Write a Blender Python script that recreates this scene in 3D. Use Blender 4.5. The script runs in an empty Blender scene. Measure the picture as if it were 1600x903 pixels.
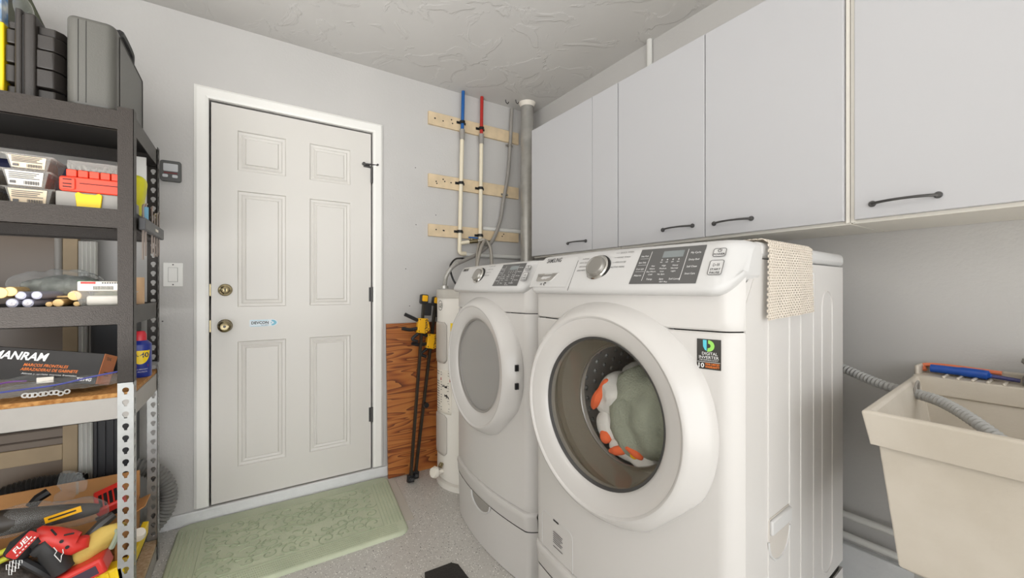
import bpy, math, random
from mathutils import Vector, Matrix, Euler, noise
random.seed(7)
SC = bpy.context.scene
COL = SC.collection
PI = math.pi
# ------------------------------------------------------------------ camera
EYE = 1.155
YAW = math.atan(413 / 632.0)
cam_d = bpy.data.cameras.new('camera')
cam_d.sensor_width = 36; cam_d.lens = 632 / 1600 * 36; cam_d.clip_start = .02
cam = bpy.data.objects.new('camera', cam_d); COL.objects.link(cam)
cam.location = (0, 0, EYE); cam.rotation_euler = (PI / 2, 0, -YAW)
SC.camera = cam
# ------------------------------------------------------------------ world, lamps, exposure
w = bpy.data.worlds.new('garage_daylight'); SC.world = w; w.use_nodes = True
w.node_tree.nodes['Background'].inputs[0].default_value = (0.97, 0.985, 1.0, 1)
w.node_tree.nodes['Background'].inputs[1].default_value = 3.1
SC.view_settings.view_transform = 'Standard'; SC.view_settings.look = 'None'
SC.view_settings.gamma = 1; SC.view_settings.exposure = 0.2
def area(name, loc, size, power, rot=(0, 0, 0), col=(1, .97, .93)):
    d = bpy.data.lights.new(name, 'AREA'); d.shape = 'RECTANGLE'; d.size, d.size_y = size
    d.energy = power; d.color = col
    o = bpy.data.objects.new(name, d); COL.objects.link(o); o.location = loc; o.rotation_euler = rot
def bulb(name, loc, power, radius, col=(1, .96, .91)):
    d = bpy.data.lights.new(name, 'POINT'); d.energy = power; d.shadow_soft_size = radius; d.color = col
    o = bpy.data.objects.new(name, d); COL.objects.link(o); o.location = loc
bulb('laundry_lamp_light', (.62, .42, 2.3), .8, .12)
bulb('garage_lamp_light', (-1.0, .9, 2.2), 5, .2, (1, .96, .92))
area('ceiling_fill', (-1.35, .85, .9), (1.8, 1.8), 52, (PI, 0, 0), (1, .985, .97))  # added unseen fill aimed upwards to brighten the ceiling
sun_d = bpy.data.lights.new('fill_sun', 'SUN'); sun_d.energy = 14; sun_d.angle = .02; sun_d.color = (1, .98, .95)      # added for low fill: lights the floor behind the camera through the open door
fill_sun = bpy.data.objects.new('fill_sun', sun_d); COL.objects.link(fill_sun); fill_sun.rotation_euler = (math.radians(36), 0, math.radians(10))
# ------------------------------------------------------------------ helpers
def at(px, py, Y):            # point of the vertical plane at depth Y seen in that direction
    u = (px - 800) / 632; v = (451.5 - py) / 632
    s, c = math.sin(YAW), math.cos(YAW)
    t = Y / (c - s * u)
    return Vector(((s + c * u) * t, Y, EYE + v * t))
def lin(c):
    c = c / 255
    return c / 12.92 if c <= .04045 else ((c + .055) / 1.055) ** 2.4
def rgb(c): return (lin(c[0]), lin(c[1]), lin(c[2]), 1)
MATS = {}
def mat(name, c, rough=.5, metal=0, bump=0, bscale=60, var=0, vscale=8, c2=None, spec=.5, coat=0, emit=0):
    m = bpy.data.materials.new(name); m.use_nodes = True; MATS[name] = m
    nt = m.node_tree; b = nt.nodes['Principled BSDF']; L = nt.links.new
    b.inputs['Base Color'].default_value = rgb(c); b.inputs['Roughness'].default_value = rough
    b.inputs['Metallic'].default_value = metal; b.inputs['Specular IOR Level'].default_value = spec
    b.inputs['Coat Weight'].default_value = coat
    if emit:
        b.inputs['Emission Color'].default_value = rgb(c); b.inputs['Emission Strength'].default_value = emit
    tc = nt.nodes.new('ShaderNodeTexCoord')
    if var or c2:
        n = nt.nodes.new('ShaderNodeTexNoise'); n.inputs['Scale'].default_value = vscale; n.inputs['Detail'].default_value = 5
        L(tc.outputs['Object'], n.inputs['Vector'])
        r = nt.nodes.new('ShaderNodeValToRGB')
        a = rgb(c); bb = rgb(c2) if c2 else tuple(max(0, k * (1 - var)) for k in a[:3]) + (1,)
        r.color_ramp.elements[0].position = .35; r.color_ramp.elements[1].position = .65
        r.color_ramp.elements[0].color = bb; r.color_ramp.elements[1].color = a
        L(n.outputs['Fac'], r.inputs[0]); L(r.outputs[0], b.inputs['Base Color'])
    if bump:
        n = nt.nodes.new('ShaderNodeTexNoise'); n.inputs['Scale'].default_value = bscale; n.inputs['Detail'].default_value = 4
        L(tc.outputs['Object'], n.inputs['Vector'])
        k = nt.nodes.new('ShaderNodeBump'); k.inputs['Strength'].default_value = bump; k.inputs['Distance'].default_value = .004
        L(n.outputs['Fac'], k.inputs['Height']); L(k.outputs[0], b.inputs['Normal'])
    return m
def clear(name, c, opac=.3, rough=.08, bump=0, bscale=30):   # thin clear plastic or glass: part of the light passes, part reflects
    m = bpy.data.materials.new(name); m.use_nodes = True; nt = m.node_tree; L = nt.links.new
    for n in list(nt.nodes): nt.nodes.remove(n)
    out = nt.nodes.new('ShaderNodeOutputMaterial'); mx = nt.nodes.new('ShaderNodeMixShader')
    tr = nt.nodes.new('ShaderNodeBsdfTransparent'); pr = nt.nodes.new('ShaderNodeBsdfPrincipled')
    pr.inputs['Base Color'].default_value = rgb(c); pr.inputs['Roughness'].default_value = rough
    fr = nt.nodes.new('ShaderNodeLayerWeight'); fr.inputs[0].default_value = .5      # same from both faces of the sheet
    pw = nt.nodes.new('ShaderNodeMath'); pw.operation = 'POWER'; pw.inputs[1].default_value = 4; L(fr.outputs['Facing'], pw.inputs[0])
    ad = nt.nodes.new('ShaderNodeMath'); ad.operation = 'MULTIPLY_ADD'; ad.use_clamp = True; ad.inputs[1].default_value = .75; ad.inputs[2].default_value = opac
    L(pw.outputs[0], ad.inputs[0]); L(ad.outputs[0], mx.inputs[0]); L(tr.outputs[0], mx.inputs[1]); L(pr.outputs[0], mx.inputs[2])
    L(mx.outputs[0], out.inputs[0])
    if bump:
        tc = nt.nodes.new('ShaderNodeTexCoord'); n = nt.nodes.new('ShaderNodeTexNoise'); n.inputs['Scale'].default_value = bscale
        L(tc.outputs['Object'], n.inputs['Vector'])
        k = nt.nodes.new('ShaderNodeBump'); k.inputs['Strength'].default_value = bump; k.inputs['Distance'].default_value = .01
        L(n.outputs['Fac'], k.inputs['Height']); L(k.outputs[0], pr.inputs['Normal']); L(k.outputs[0], fr.inputs['Normal'])
    return m

def spline(pts, n=10):
    P = [Vector(p) for p in pts]; out = []
    for i in range(len(P) - 1):
        a = P[i - 1] if i else P[0] * 2 - P[1]; b, c = P[i], P[i + 1]
        d = P[i + 2] if i + 2 < len(P) else P[-1] * 2 - P[-2]
        for k in range(n):
            t = k / n
            out.append(.5 * ((2 * b) + (c - a) * t + (2 * a - 5 * b + 4 * c - d) * t * t + (3 * b - a - 3 * c + d) * t ** 3))
    out.append(P[-1]); return out
def resample(pts, step):
    out = [pts[0]]; acc = 0
    for i in range(1, len(pts)):
        a, b = pts[i - 1], pts[i]; d = (b - a).length; t = step - acc
        while t <= d:
            out.append(a.lerp(b, t / d)); t += step
        acc = (acc + d) % step
    return out
def rrect(w, h, r=0, n=5, cx=0, cy=0):
    if r <= 0: return [(cx - w / 2, cy - h / 2), (cx + w / 2, cy - h / 2), (cx + w / 2, cy + h / 2), (cx - w / 2, cy + h / 2)]
    o = []
    for (sx, sy, a) in ((1, -1, -90), (1, 1, 0), (-1, 1, 90), (-1, -1, 180)):
        for k in range(n + 1):
            t = math.radians(a + 90 * k / n)
            o.append((cx + sx * (w / 2 - r) + r * math.cos(t), cy + sy * (h / 2 - r) + r * math.sin(t)))
    return o
def frame(o, x, y):            # matrix with the given local x and y directions
    x = Vector(x).normalized(); z = x.cross(Vector(y)).normalized(); y = z.cross(x)
    M = Matrix.Identity(4)
    for i in range(3): M[i][0], M[i][1], M[i][2], M[i][3] = x[i], y[i], z[i], o[i]
    return M
def along(p0, p1):             # matrix with local z from p0 to p1
    d = (Vector(p1) - Vector(p0)); q = d.to_track_quat('Z', 'Y')
    return Matrix.Translation(p0) @ q.to_matrix().to_4x4()
class MB:
    def __init__(s): s.v = []; s.f = []
    def add(s, vs, fs, M=None):
        b = len(s.v)
        s.v += [(M @ Vector(q)) if M else Vector(q) for q in vs]
        s.f += [tuple(b + i for i in q) for q in fs]; return s
    def box(s, a, b, M=None):  # two corners
        (x0, y0, z0), (x1, y1, z1) = a, b
        return s.add([(x0, y0, z0), (x1, y0, z0), (x1, y1, z0), (x0, y1, z0), (x0, y0, z1), (x1, y0, z1), (x1, y1, z1), (x0, y1, z1)],
                     [(3, 2, 1, 0), (4, 5, 6, 7), (0, 1, 5, 4), (1, 2, 6, 5), (2, 3, 7, 6), (3, 0, 4, 7)], M)
    def cyl(s, p0, p1, r0, r1=None, n=16):
        r1 = r0 if r1 is None else r1; M = along(p0, p1); h = (Vector(p1) - Vector(p0)).length
        return s.lathe([(0, 0), (r0, 0), (r1, h), (0, h)], M, n)
    def lathe(s, prof, M=None, n=32):
        vs = []; fs = []; rows = []
        for r, h in prof:
            if r < 1e-6: rows.append([len(vs)]); vs.append((0, 0, h))
            else:
                rows.append(list(range(len(vs), len(vs) + n)))
                vs += [(r * math.cos(2 * PI * k / n), r * math.sin(2 * PI * k / n), h) for k in range(n)]
        for A, B in zip(rows, rows[1:]):
            for k in range(n):
                j = (k + 1) % n
                if len(A) == 1 and len(B) == 1: continue
                if len(A) == 1: fs.append((A[0], B[j], B[k]))
                elif len(B) == 1: fs.append((A[k], A[j], B[0]))
                else: fs.append((A[k], A[j], B[j], B[k]))
        return s.add(vs, fs, M)
    def tube(s, pts, r, n=8, radii=None, closed=False):
        P = [Vector(p) for p in pts]; m = len(P); vs = []; fs = []
        up = None
        for i in range(m):
            a = P[(i - 1) % m] if (closed or i) else P[0]; b = P[(i + 1) % m] if (closed or i < m - 1) else P[-1]
            t = (b - a).normalized()
            if up is None:
                up = Vector((0, 0, 1)) if abs(t.z) < .9 else Vector((1, 0, 0))
            up = (up - t * up.dot(t)).normalized(); sd = t.cross(up)
            R = radii[i] if radii else r
            vs += [P[i] + (up * math.sin(2 * PI * k / n) + sd * math.cos(2 * PI * k / n)) * R for k in range(n)]
        for i in range(m if closed else m - 1):
            j = (i + 1) % m
            fs += [(i * n + (k + 1) % n, i * n + k, j * n + k, j * n + (k + 1) % n) for k in range(n)]
        if not closed: fs += [tuple(range(n)), tuple(range(m * n - 1, m * n - n - 1, -1))]
        return s.add(vs, fs)
    def prism(s, o, h0, h1, M=None):
        n = len(o)
        vs = [(x, y, h0) for x, y in o] + [(x, y, h1) for x, y in o]
        fs = [tuple(range(n - 1, -1, -1)), tuple(range(n, 2 * n))] + [(k, (k + 1) % n, n + (k + 1) % n, n + k) for k in range(n)]
        return s.add(vs, fs, M)
    def grid(s, fn, nu, nv, flip=False):
        vs = [fn(i / nu, j / nv) for j in range(nv + 1) for i in range(nu + 1)]; fs = []
        for j in range(nv):
            for i in range(nu):
                a = j * (nu + 1) + i; q = (a, a + 1, a + nu + 2, a + nu + 1)
                fs.append(q[::-1] if flip else q)
        return s.add(vs, fs)
    def blob(s, c, size, rot=(0, 0, 0), p=2.4, amp=0, freq=6, seed=0, nu=28, nv=16):
        M = Matrix.Translation(c) @ Euler(rot).to_matrix().to_4x4(); vs = []; fs = []
        f = lambda a: math.copysign(abs(a) ** (2 / p), a)
        for j in range(nv + 1):
            th = PI * (j / nv - .5)
            for i in range(nu):
                ph = 2 * PI * i / nu
                d = Vector((f(math.cos(th)) * f(math.cos(ph)), f(math.cos(th)) * f(math.sin(ph)), f(math.sin(th))))
                q = Vector((d.x * size[0], d.y * size[1], d.z * size[2]))
                if amp:
                    k = noise.noise(q * freq + Vector((seed * 7.3, seed, 0))) + .5 * noise.noise(q * freq * 2.3 + Vector((seed, 3, seed)))
                    q += d.normalized() * amp * k
                vs.append(q)
        for j in range(nv):
            for i in range(nu):
                a, b = j * nu + i, j * nu + (i + 1) % nu
                fs.append((a, b, b + nu, a + nu))
        return s.add(vs, fs, M)
    def build(s, name, m, parent=None, local=False, bevel=0, seg=2, smooth=40, sub=0, solid=0, origin=None):
        me = bpy.data.meshes.new(name); vs = s.v
        if parent is not None:
            if not local:
                I = WM[parent.name].inverted(); vs = [I @ q for q in vs]
            o_m = WM[parent.name]
        else:
            if origin is None:
                origin = Vector(((min(q.x for q in vs) + max(q.x for q in vs)) / 2, (min(q.y for q in vs) + max(q.y for q in vs)) / 2, min(q.z for q in vs)))
            o_m = Matrix.Translation(origin); vs = [q - Vector(origin) for q in vs]
        me.from_pydata([tuple(q) for q in vs], [], s.f)
        me.materials.append(m)
        if smooth:
            me.polygons.foreach_set('use_smooth', [True] * len(me.polygons)); me.update()
            me.set_sharp_from_angle(angle=math.radians(smooth))
        o = bpy.data.objects.new(name, me); COL.objects.link(o)
        if parent is not None: o.parent = parent
        else: o.location = origin
        WM[o.name] = o_m
        if solid:
            k = o.modifiers.new('solid', 'SOLIDIFY'); k.thickness = solid; k.offset = 0
        if bevel:
            k = o.modifiers.new('bevel', 'BEVEL'); k.width = bevel; k.segments = seg; k.limit_method = 'ANGLE'; k.angle_limit = math.radians(35)
        if sub:
            k = o.modifiers.new('sub', 'SUBSURF'); k.levels = sub; k.render_levels = sub
        return o
WM = {}
def tag(o, label=None, cat=None, group=None, kind=None):
    if label: o['label'] = label
    if cat: o['category'] = cat
    if group: o['group'] = group
    if kind: o['kind'] = kind
    return o
def thing(name, label, cat, loc=(0, 0, 0), rz=0, group=None, kind=None):
    o = bpy.data.objects.new(name, None); o.empty_display_size = .05; COL.objects.link(o)
    o.location = loc; o.rotation_euler = (0, 0, rz)
    WM[o.name] = Matrix.Translation(loc) @ Matrix.Rotation(rz, 4, 'Z')
    return tag(o, label, cat, group, kind)
TXT = {}
def txt(s, size=1, shear=0, bold=0):     # flat lettering as plain triangles, centred on x, baseline at 0
    k = (s, shear, bold)
    if k not in TXT:
        c = bpy.data.curves.new('t', 'FONT'); c.body = s; c.shear = shear; c.offset = bold; c.align_x = 'CENTER'; c.resolution_u = 2
        o = bpy.data.objects.new('t', c); COL.objects.link(o)
        me = bpy.data.meshes.new_from_object(o.evaluated_get(bpy.context.evaluated_depsgraph_get()))
        TXT[k] = ([tuple(v.co) for v in me.vertices], [tuple(p.vertices) for p in me.polygons])
        bpy.data.objects.remove(o); bpy.data.curves.remove(c); bpy.data.meshes.remove(me)
    vs, fs = TXT[k]
    return [(x * size, y * size, 0) for x, y, z in vs], fs
def write(mb, s, size, M, shear=0, bold=0, width=None):   # width: squeeze to this width
    vs, fs = txt(s, size, shear, bold)
    if width:
        ww = max(v[0] for v in vs) - min(v[0] for v in vs); vs = [(x * width / ww, y, z) for x, y, z in vs]
    if callable(M): mb.add([M(x, y) for x, y, z in vs], fs)
    else: mb.add(vs, fs, M)
# ------------------------------------------------------------------ materials
M_wall = mat('wall_paint', (196, 194, 191), .55, bump=.25, bscale=90, var=.04, vscale=2.5)
M_ceil = mat('ceiling_plaster', (202, 200, 197), .8, bump=.5, bscale=9, var=.03, vscale=3)
nt = M_ceil.node_tree; bs = nt.nodes['Principled BSDF']; tcn = nt.nodes.new('ShaderNodeTexCoord')
na = nt.nodes.new('ShaderNodeTexNoise'); na.inputs['Scale'].default_value = 4.5; na.inputs['Detail'].default_value = 6; na.inputs['Distortion'].default_value = .8
ra = nt.nodes.new('ShaderNodeValToRGB'); ra.color_ramp.elements[0].position = .52; ra.color_ramp.elements[1].position = .56
bp = nt.nodes.new('ShaderNodeBump'); bp.inputs['Strength'].default_value = .55; bp.inputs['Distance'].default_value = .004
nt.links.new(tcn.outputs['Object'], na.inputs['Vector']); nt.links.new(na.outputs['Fac'], ra.inputs[0]); nt.links.new(ra.outputs[0], bp.inputs['Height']); nt.links.new(bp.outputs[0], bs.inputs['Normal'])
M_curb = mat('painted_block', (225, 226, 226), .6, bump=.8, bscale=35, var=.05, vscale=20)
M_white = mat('door_paint', (216, 213, 207), .34, spec=.4)
M_trim = mat('trim_paint', (240, 239, 234), .3)
M_cab = mat('cabinet_laminate', (192, 192, 194), .38)
M_cabin = mat('cabinet_edge', (228, 224, 214), .45)
M_app = mat('appliance_enamel', (205, 202, 198), .3, spec=.35)
M_appp = mat('appliance_plastic', (202, 201, 199), .3, spec=.35)
M_rim = mat('door_ring_plastic', (204, 201, 197), .2, spec=.5)
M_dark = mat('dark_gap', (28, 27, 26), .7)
M_black = mat('black_plastic', (30, 30, 32), .45)
M_blackm = mat('black_metal', (38, 38, 38), .4, .4)
M_iron = mat('dark_iron', (84, 83, 82), .4, .6)
M_steel = mat('galvanised_steel', (196, 194, 188), .36, .55, var=.2, vscale=14, bump=.1)
M_chrome = mat('chrome', (205, 203, 198), .16, 1)
M_brass = mat('antique_brass', (150, 138, 108), .25, .95)
M_wood = mat('pale_pine', (222, 200, 165), .6, var=.14, vscale=16)
M_cream = mat('cream_pipe', (228, 218, 194), .4)
M_pvc = mat('white_pipe', (222, 221, 216), .4)
M_blue = mat('blue_pipe', (28, 92, 160), .4)
M_red = mat('red_pipe', (176, 40, 32), .4)
M_hammer = mat('hammered_brown', (52, 46, 41), .4, .3, bump=.4, bscale=320, var=.18, vscale=160)
M_galv = mat('galvanised_post', (172, 173, 171), .36, .75, var=.12, vscale=30)
M_beamg = mat('grey_beam', (170, 166, 160), .45, .3, var=.06, vscale=12)
M_osb = mat('particle_board', (200, 150, 88), .8, c2=(160, 105, 48), vscale=90, bump=.4, bscale=150)
M_osbl = mat('pale_particle_board', (205, 182, 150), .8, c2=(178, 150, 116), vscale=80)
M_blackboard = mat('dark_shelf_board', (30, 28, 26), .7)
M_card = mat('cardboard', (190, 138, 84), .8, var=.12, vscale=10)
M_grayc = mat('grey_case_plastic', (88, 87, 82), .38, bump=.15, bscale=200)
M_darkc = mat('dark_case_plastic', (42, 38, 35), .4, bump=.15, bscale=200)
M_yellow = mat('yellow_plastic', (240, 205, 20), .4)
M_amber = mat('amber_plastic', (238, 178, 18), .4)
M_redp = mat('red_plastic', (214, 52, 44), .35)
M_redo = mat('orange_red_plastic', (235, 72, 48), .35)
M_gray = mat('mid_grey_plastic', (150, 146, 140), .45)
M_lab = mat('paper_label', (232, 226, 214), .6)
M_ink = mat('black_ink', (26, 25, 25), .6)
M_inkg = mat('grey_ink', (95, 93, 92), .6)
M_inkw = mat('white_ink', (240, 240, 238), .5)
M_inko = mat('orange_ink', (224, 120, 40), .5)
M_panel = mat('display_grey', (88, 87, 86), .3)
M_lcd = mat('display_glass', (128, 134, 134), .15)
M_chr2 = mat('silver_plastic', (152, 149, 143), .3, .6)
M_clear = clear('clear_plastic', (215, 212, 205), .22, .15, .4, 30)
M_bag = clear('plastic_bag', (206, 210, 210), .10, .05, .8, 16)
M_glass = clear('door_glass', (30, 30, 30), .02, .03)
M_tub = mat('utility_tub_plastic', (210, 202, 189), .42, c2=(196, 187, 172), vscale=5, bump=.12, bscale=120)
M_hose = mat('grey_hose', (168, 168, 166), .4)
M_bhose = mat('black_hose', (46, 45, 45), .45)
M_heater = mat('heater_enamel', (232, 228, 220), .3)
M_mat = mat('green_rubber_mat', (196, 202, 176), .75, c2=(182, 190, 164), vscale=4, bump=.5, bscale=260)
M_relief = mat('green_relief_shaded', (160, 170, 142), .75)  # darker than the mat: groove shadow lines put into the relief colour

def node_mat(name, rough):
    m = bpy.data.materials.new(name); m.use_nodes = True
    nt = m.node_tree; b = nt.nodes['Principled BSDF']; b.inputs['Roughness'].default_value = rough
    return m, nt, b, nt.links.new, nt.nodes.new('ShaderNodeTexCoord')
# epoxy floor strewn with white and black flecks
M_floor, nt, b, L, tc = node_mat('epoxy_floor', .3)
def fleck(scale, thr, keep, seed):
    v = nt.nodes.new('ShaderNodeTexVoronoi'); v.inputs['Scale'].default_value = scale
    mp = nt.nodes.new('ShaderNodeMapping'); mp.inputs['Location'].default_value = (seed, seed * 2, 0)
    L(tc.outputs['Object'], mp.inputs[0]); L(mp.outputs[0], v.inputs['Vector'])
    a = nt.nodes.new('ShaderNodeMath'); a.operation = 'LESS_THAN'; a.inputs[1].default_value = thr; L(v.outputs['Distance'], a.inputs[0])
    sp = nt.nodes.new('ShaderNodeSeparateColor'); L(v.outputs['Color'], sp.inputs[0])
    k = nt.nodes.new('ShaderNodeMath'); k.operation = 'LESS_THAN'; k.inputs[1].default_value = keep; L(sp.outputs[0], k.inputs[0])
    q = nt.nodes.new('ShaderNodeMath'); q.operation = 'MULTIPLY'; L(a.outputs[0], q.inputs[0]); L(k.outputs[0], q.inputs[1])
    return q.outputs[0]
n = nt.nodes.new('ShaderNodeTexNoise'); n.inputs['Scale'].default_value = 3; L(tc.outputs['Object'], n.inputs['Vector'])
r = nt.nodes.new('ShaderNodeValToRGB'); r.color_ramp.elements[0].color = rgb((180, 177, 171)); r.color_ramp.elements[1].color = rgb((200, 197, 191))
L(n.outputs['Fac'], r.inputs[0]); prev = r.outputs[0]
for sc_, th, kp, sd, c in ((100, .28, .15, 0, (240, 238, 232)), (170, .32, .2, 3, (236, 234, 228)), (125, .28, .10, 7, (40, 38, 38)), (210, .3, .12, 9, (70, 66, 64))):
    mx = nt.nodes.new('ShaderNodeMix'); mx.data_type = 'RGBA'
    L(fleck(sc_, th, kp, sd), mx.inputs[0]); L(prev, mx.inputs[6]); mx.inputs[7].default_value = rgb(c); prev = mx.outputs[2]
L(prev, b.inputs['Base Color'])
# fir plywood: wavy grain
M_ply, nt, b, L, tc = node_mat('fir_plywood', .45)
mp = nt.nodes.new('ShaderNodeMapping'); mp.inputs['Scale'].default_value = (.9, 1, 9); L(tc.outputs['Object'], mp.inputs[0])
n = nt.nodes.new('ShaderNodeTexNoise'); n.inputs['Scale'].default_value = 1.4; n.inputs['Detail'].default_value = 2; n.inputs['Distortion'].default_value = .55; L(mp.outputs[0], n.inputs['Vector'])
mu = nt.nodes.new('ShaderNodeMath'); mu.operation = 'MULTIPLY'; mu.inputs[1].default_value = 9; L(n.outputs['Fac'], mu.inputs[0])
fr = nt.nodes.new('ShaderNodeMath'); fr.operation = 'FRACT'; L(mu.outputs[0], fr.inputs[0])
r = nt.nodes.new('ShaderNodeValToRGB'); e = r.color_ramp.elements
e[0].position = 0; e[0].color = rgb((184, 118, 58)); e[1].position = 1; e[1].color = rgb((92, 44, 18))
q = e.new(.55); q.color = rgb((168, 98, 44)); q = e.new(.85); q.color = rgb((128, 66, 28))
L(fr.outputs[0], r.inputs[0]); L(r.outputs[0], b.inputs['Base Color'])
# white ribbed non-slip fabric
M_weave = mat('beige_knit', (214, 204, 190), .9, bump=.5, bscale=300)
M_towel = mat('sage_towel', (160, 164, 146), .95, bump=1, bscale=160, var=.12, vscale=14)
M_cloth = mat('white_cloth', (215, 212, 205), .9, bump=.6, bscale=60)
M_cloth_o = mat('orange_cloth', (232, 110, 66), .9)
M_glove = mat('yellow_leather', (208, 178, 92), .75, bump=.5, bscale=50, var=.12, vscale=20)
# ------------------------------------------------------------------ setting
D = 2.53; XR = 1.84; HC = 2.505; XL = -4.2; YF = -3.2
def struct(o): o['kind'] = 'structure'; return o
struct(MB().box((XL, YF, -.1), (XR + .12, D + .12, 0)).build('floor', M_floor, smooth=0))
c = MB().grid(lambda a, b: (XL + (XR + .12 - XL) * a, YF + (D + .12 - YF) * (1 - b), HC + .0025 * noise.noise(Vector((a * 30, b * 30, 0)))), 90, 90)
c.box((XL, YF, HC + .004), (XR + .12, D + .12, HC + .1))
struct(c.build('ceiling', M_ceil))
DX0, DX1, DZ0, DZ1 = -.154, .629, .066, 2.098
g = .008
wb = MB()
wb.box((XL, D, 0), (DX0 - g, D + .12, HC)).box((DX1 + g, D, 0), (XR + .12, D + .12, HC)).box((DX0 - g, D, DZ1 + g), (DX1 + g, D + .12, HC))
wb.box((DX0 - g, D, 0), (DX1 + g, D + .12, DZ0 - .006)).box((DX0 - g, D + .1, DZ0 - .006), (DX1 + g, D + .12, DZ1 + g))
struct(wb.build('wall_back', M_wall, smooth=0))
struct(MB().box((XR, YF, 0), (XR + .12, D, HC)).build('wall_right', M_wall, smooth=0))
struct(MB().box((XL - .12, YF, 0), (XL, D + .12, HC)).build('wall_left', M_wall, smooth=0))
struct(MB().box((XL, D - .018, 0), (.80, D, .062)).build('trim_1', M_curb, smooth=0, bevel=.004))
struct(MB().box((XR - .028, YF, 0), (XR, D, .232)).build('trim_2', M_curb, smooth=0, bevel=.004))
# ---- entry door
door = struct(thing('door_1', 'white six-panel entry door with brass lock and knob', 'door', ((DX0 + DX1) / 2, D, DZ0)))
SF = D + .006          # slab face
px = [(-.044, .176), (.293, .511)]; pz = [(.232, .882), (1.062, 1.666), (1.772, 1.978)]
xs = [DX0] + [k for p in px for k in p] + [DX1]; zs = [DZ0] + [k for p in pz for k in p] + [DZ1]
sl = MB()
for i in range(5):
    for j in range(7):
        if i % 2 and j % 2: continue
        sl.add([(xs[i], SF, zs[j]), (xs[i + 1], SF, zs[j]), (xs[i + 1], SF, zs[j + 1]), (xs[i], SF, zs[j + 1])], [(0, 1, 2, 3)])
sl.box((DX0, SF + .014, DZ0), (DX1, SF + .04, DZ1))
for a, bq in (((DX0, DZ0), (DX0, DZ1)), ((DX1, DZ1), (DX1, DZ0)), ((DX0, DZ1), (DX1, DZ1)), ((DX1, DZ0), (DX0, DZ0))):
    sl.add([(a[0], SF, a[1]), (bq[0], SF, bq[1]), (bq[0], SF + .04, bq[1]), (a[0], SF + .04, a[1])], [(0, 1, 2, 3)])
sl.build('slab', M_white, door, smooth=0)
for x0, x1 in px:
    for z0, z1 in pz:
        p = MB(); loops = [(0, 0), (.004, .009), (.016, .011), (.022, .006), (.034, .010), (.038, .0035)]
        vs = []
        for ins, dp in loops:
            vs += [(x0 + ins, SF + dp, z0 + ins), (x1 - ins, SF + dp, z0 + ins), (x1 - ins, SF + dp, z1 - ins), (x0 + ins, SF + dp, z1 - ins)]
        fs = [(4 * k + i, 4 * k + (i + 1) % 4, 4 * k + 4 + (i + 1) % 4, 4 * k + 4 + i) for k in range(len(loops) - 1) for i in range(4)]
        k = 4 * (len(loops) - 1); fs.append((k, k + 1, k + 2, k + 3))
        p.add(vs, fs).build('panel', M_white, door, smooth=0)
cw, cf = .058, D - .016
cas = MB()
for prof in (((0, cf + .004), (.012, cf), (cw - .012, cf), (cw, cf + .008)),):
    x0, x1, z1, z0 = DX0 - .010, DX1 + .010, DZ1 + .010, DZ0 + .006
    prof = [(0, D + .03)] + list(prof) + [(cw, D)]
    rows = []
    for o_, y in prof:
        rows.append([(x0 - o_, y, z0), (x0 - o_, y, z1 + o_), (x1 + o_, y, z1 + o_), (x1 + o_, y, z0)])
    for A, B in zip(rows, rows[1:]):
        for k in range(3): cas.add([A[k], A[k + 1], B[k + 1], B[k]], [(0, 1, 2, 3)])
    for k in (0, 3):
        cas.add([r_[k] for r_ in rows], [tuple(range(len(rows)))])
cas.build('casing', M_trim, door, smooth=0)
def lathe_y(prof, c, n=32):     # axis towards the room (-Y)
    return MB().lathe(prof, frame(c, (1, 0, 0), (0, 0, 1)), n)
db = lathe_y([(.0, 0), (.030, 0), (.031, .006), (.027, .012), (.020, .014), (.019, .020), (.0165, .022), (.0, .022)], (-.096, SF, 1.15)).build('deadbolt', M_brass, door)
MB().box((-.0985, SF - .029, 1.143), (-.0935, SF - .02, 1.158)).build('keyway', M_dark, db)
kn = lathe_y([(0, 0), (.032, 0), (.033, .005), (.026, .010), (.0125, .014), (.012, .03), (.026, .038), (.0305, .05), (.028, .06), (.018, .066), (.010, .064), (.0, .064)], (-.097, SF, .967)).build('door_knob', M_brass, door)
lathe_y([(0, 0), (.006, 0), (.006, .004), (0, .004)], (-.097, SF - .063, .967)).build('lock_button', M_iron, kn)
for z in (1.122, .391): MB().cyl((DX1 + .004, D - .002, z - .045), (DX1 + .004, D - .002, z + .045), .0075).box((DX1 - .012, SF - .002, z - .043), (DX1 + .002, SF + .002, z + .043)).build('hinge', M_iron, door)
MB().cyl((DX1 + .004, D - .002, 1.80), (DX1 + .004, D - .002, 1.895), .0075).build('hinge', M_iron, door)
gl = MB().box((.595, SF - .003, 1.892), (.622, SF, 1.915)).cyl((.585, SF - .01, 1.91), (.66, SF - .02, 1.91), .004)
gl.cyl((.585, SF, 1.91), (.585, SF - .016, 1.91), .009).cyl((.662, cf, 1.91), (.662, cf - .012, 1.91), .006).cyl((.585, SF - .004, 1.898), (.625, SF - .004, 1.896), .006)
gl.build('door_guard', M_iron, door)
for z in (1.15, .967): MB().box((DX0 - .007, D + .012, z - .03), (DX0 - .002, D + .03, z + .03)).build('strike_plate', M_brass, door)
st = MB().prism([(x, y) for x, y in ([(.008, .956), (.108, .956)] + [(.108 + .029 * math.sin(t * PI / 10), .974 - .018 * math.cos(t * PI / 10)) for t in range(11)] + [(.008, .992)])], 0, .001, frame((0, SF, 0), (1, 0, 0), (0, 0, 1))).build('sticker', mat('sticker_white', (222, 232, 238), .4), door)
F = frame((0, SF - .0014, 0), (1, 0, 0), (0, 0, 1))
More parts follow.
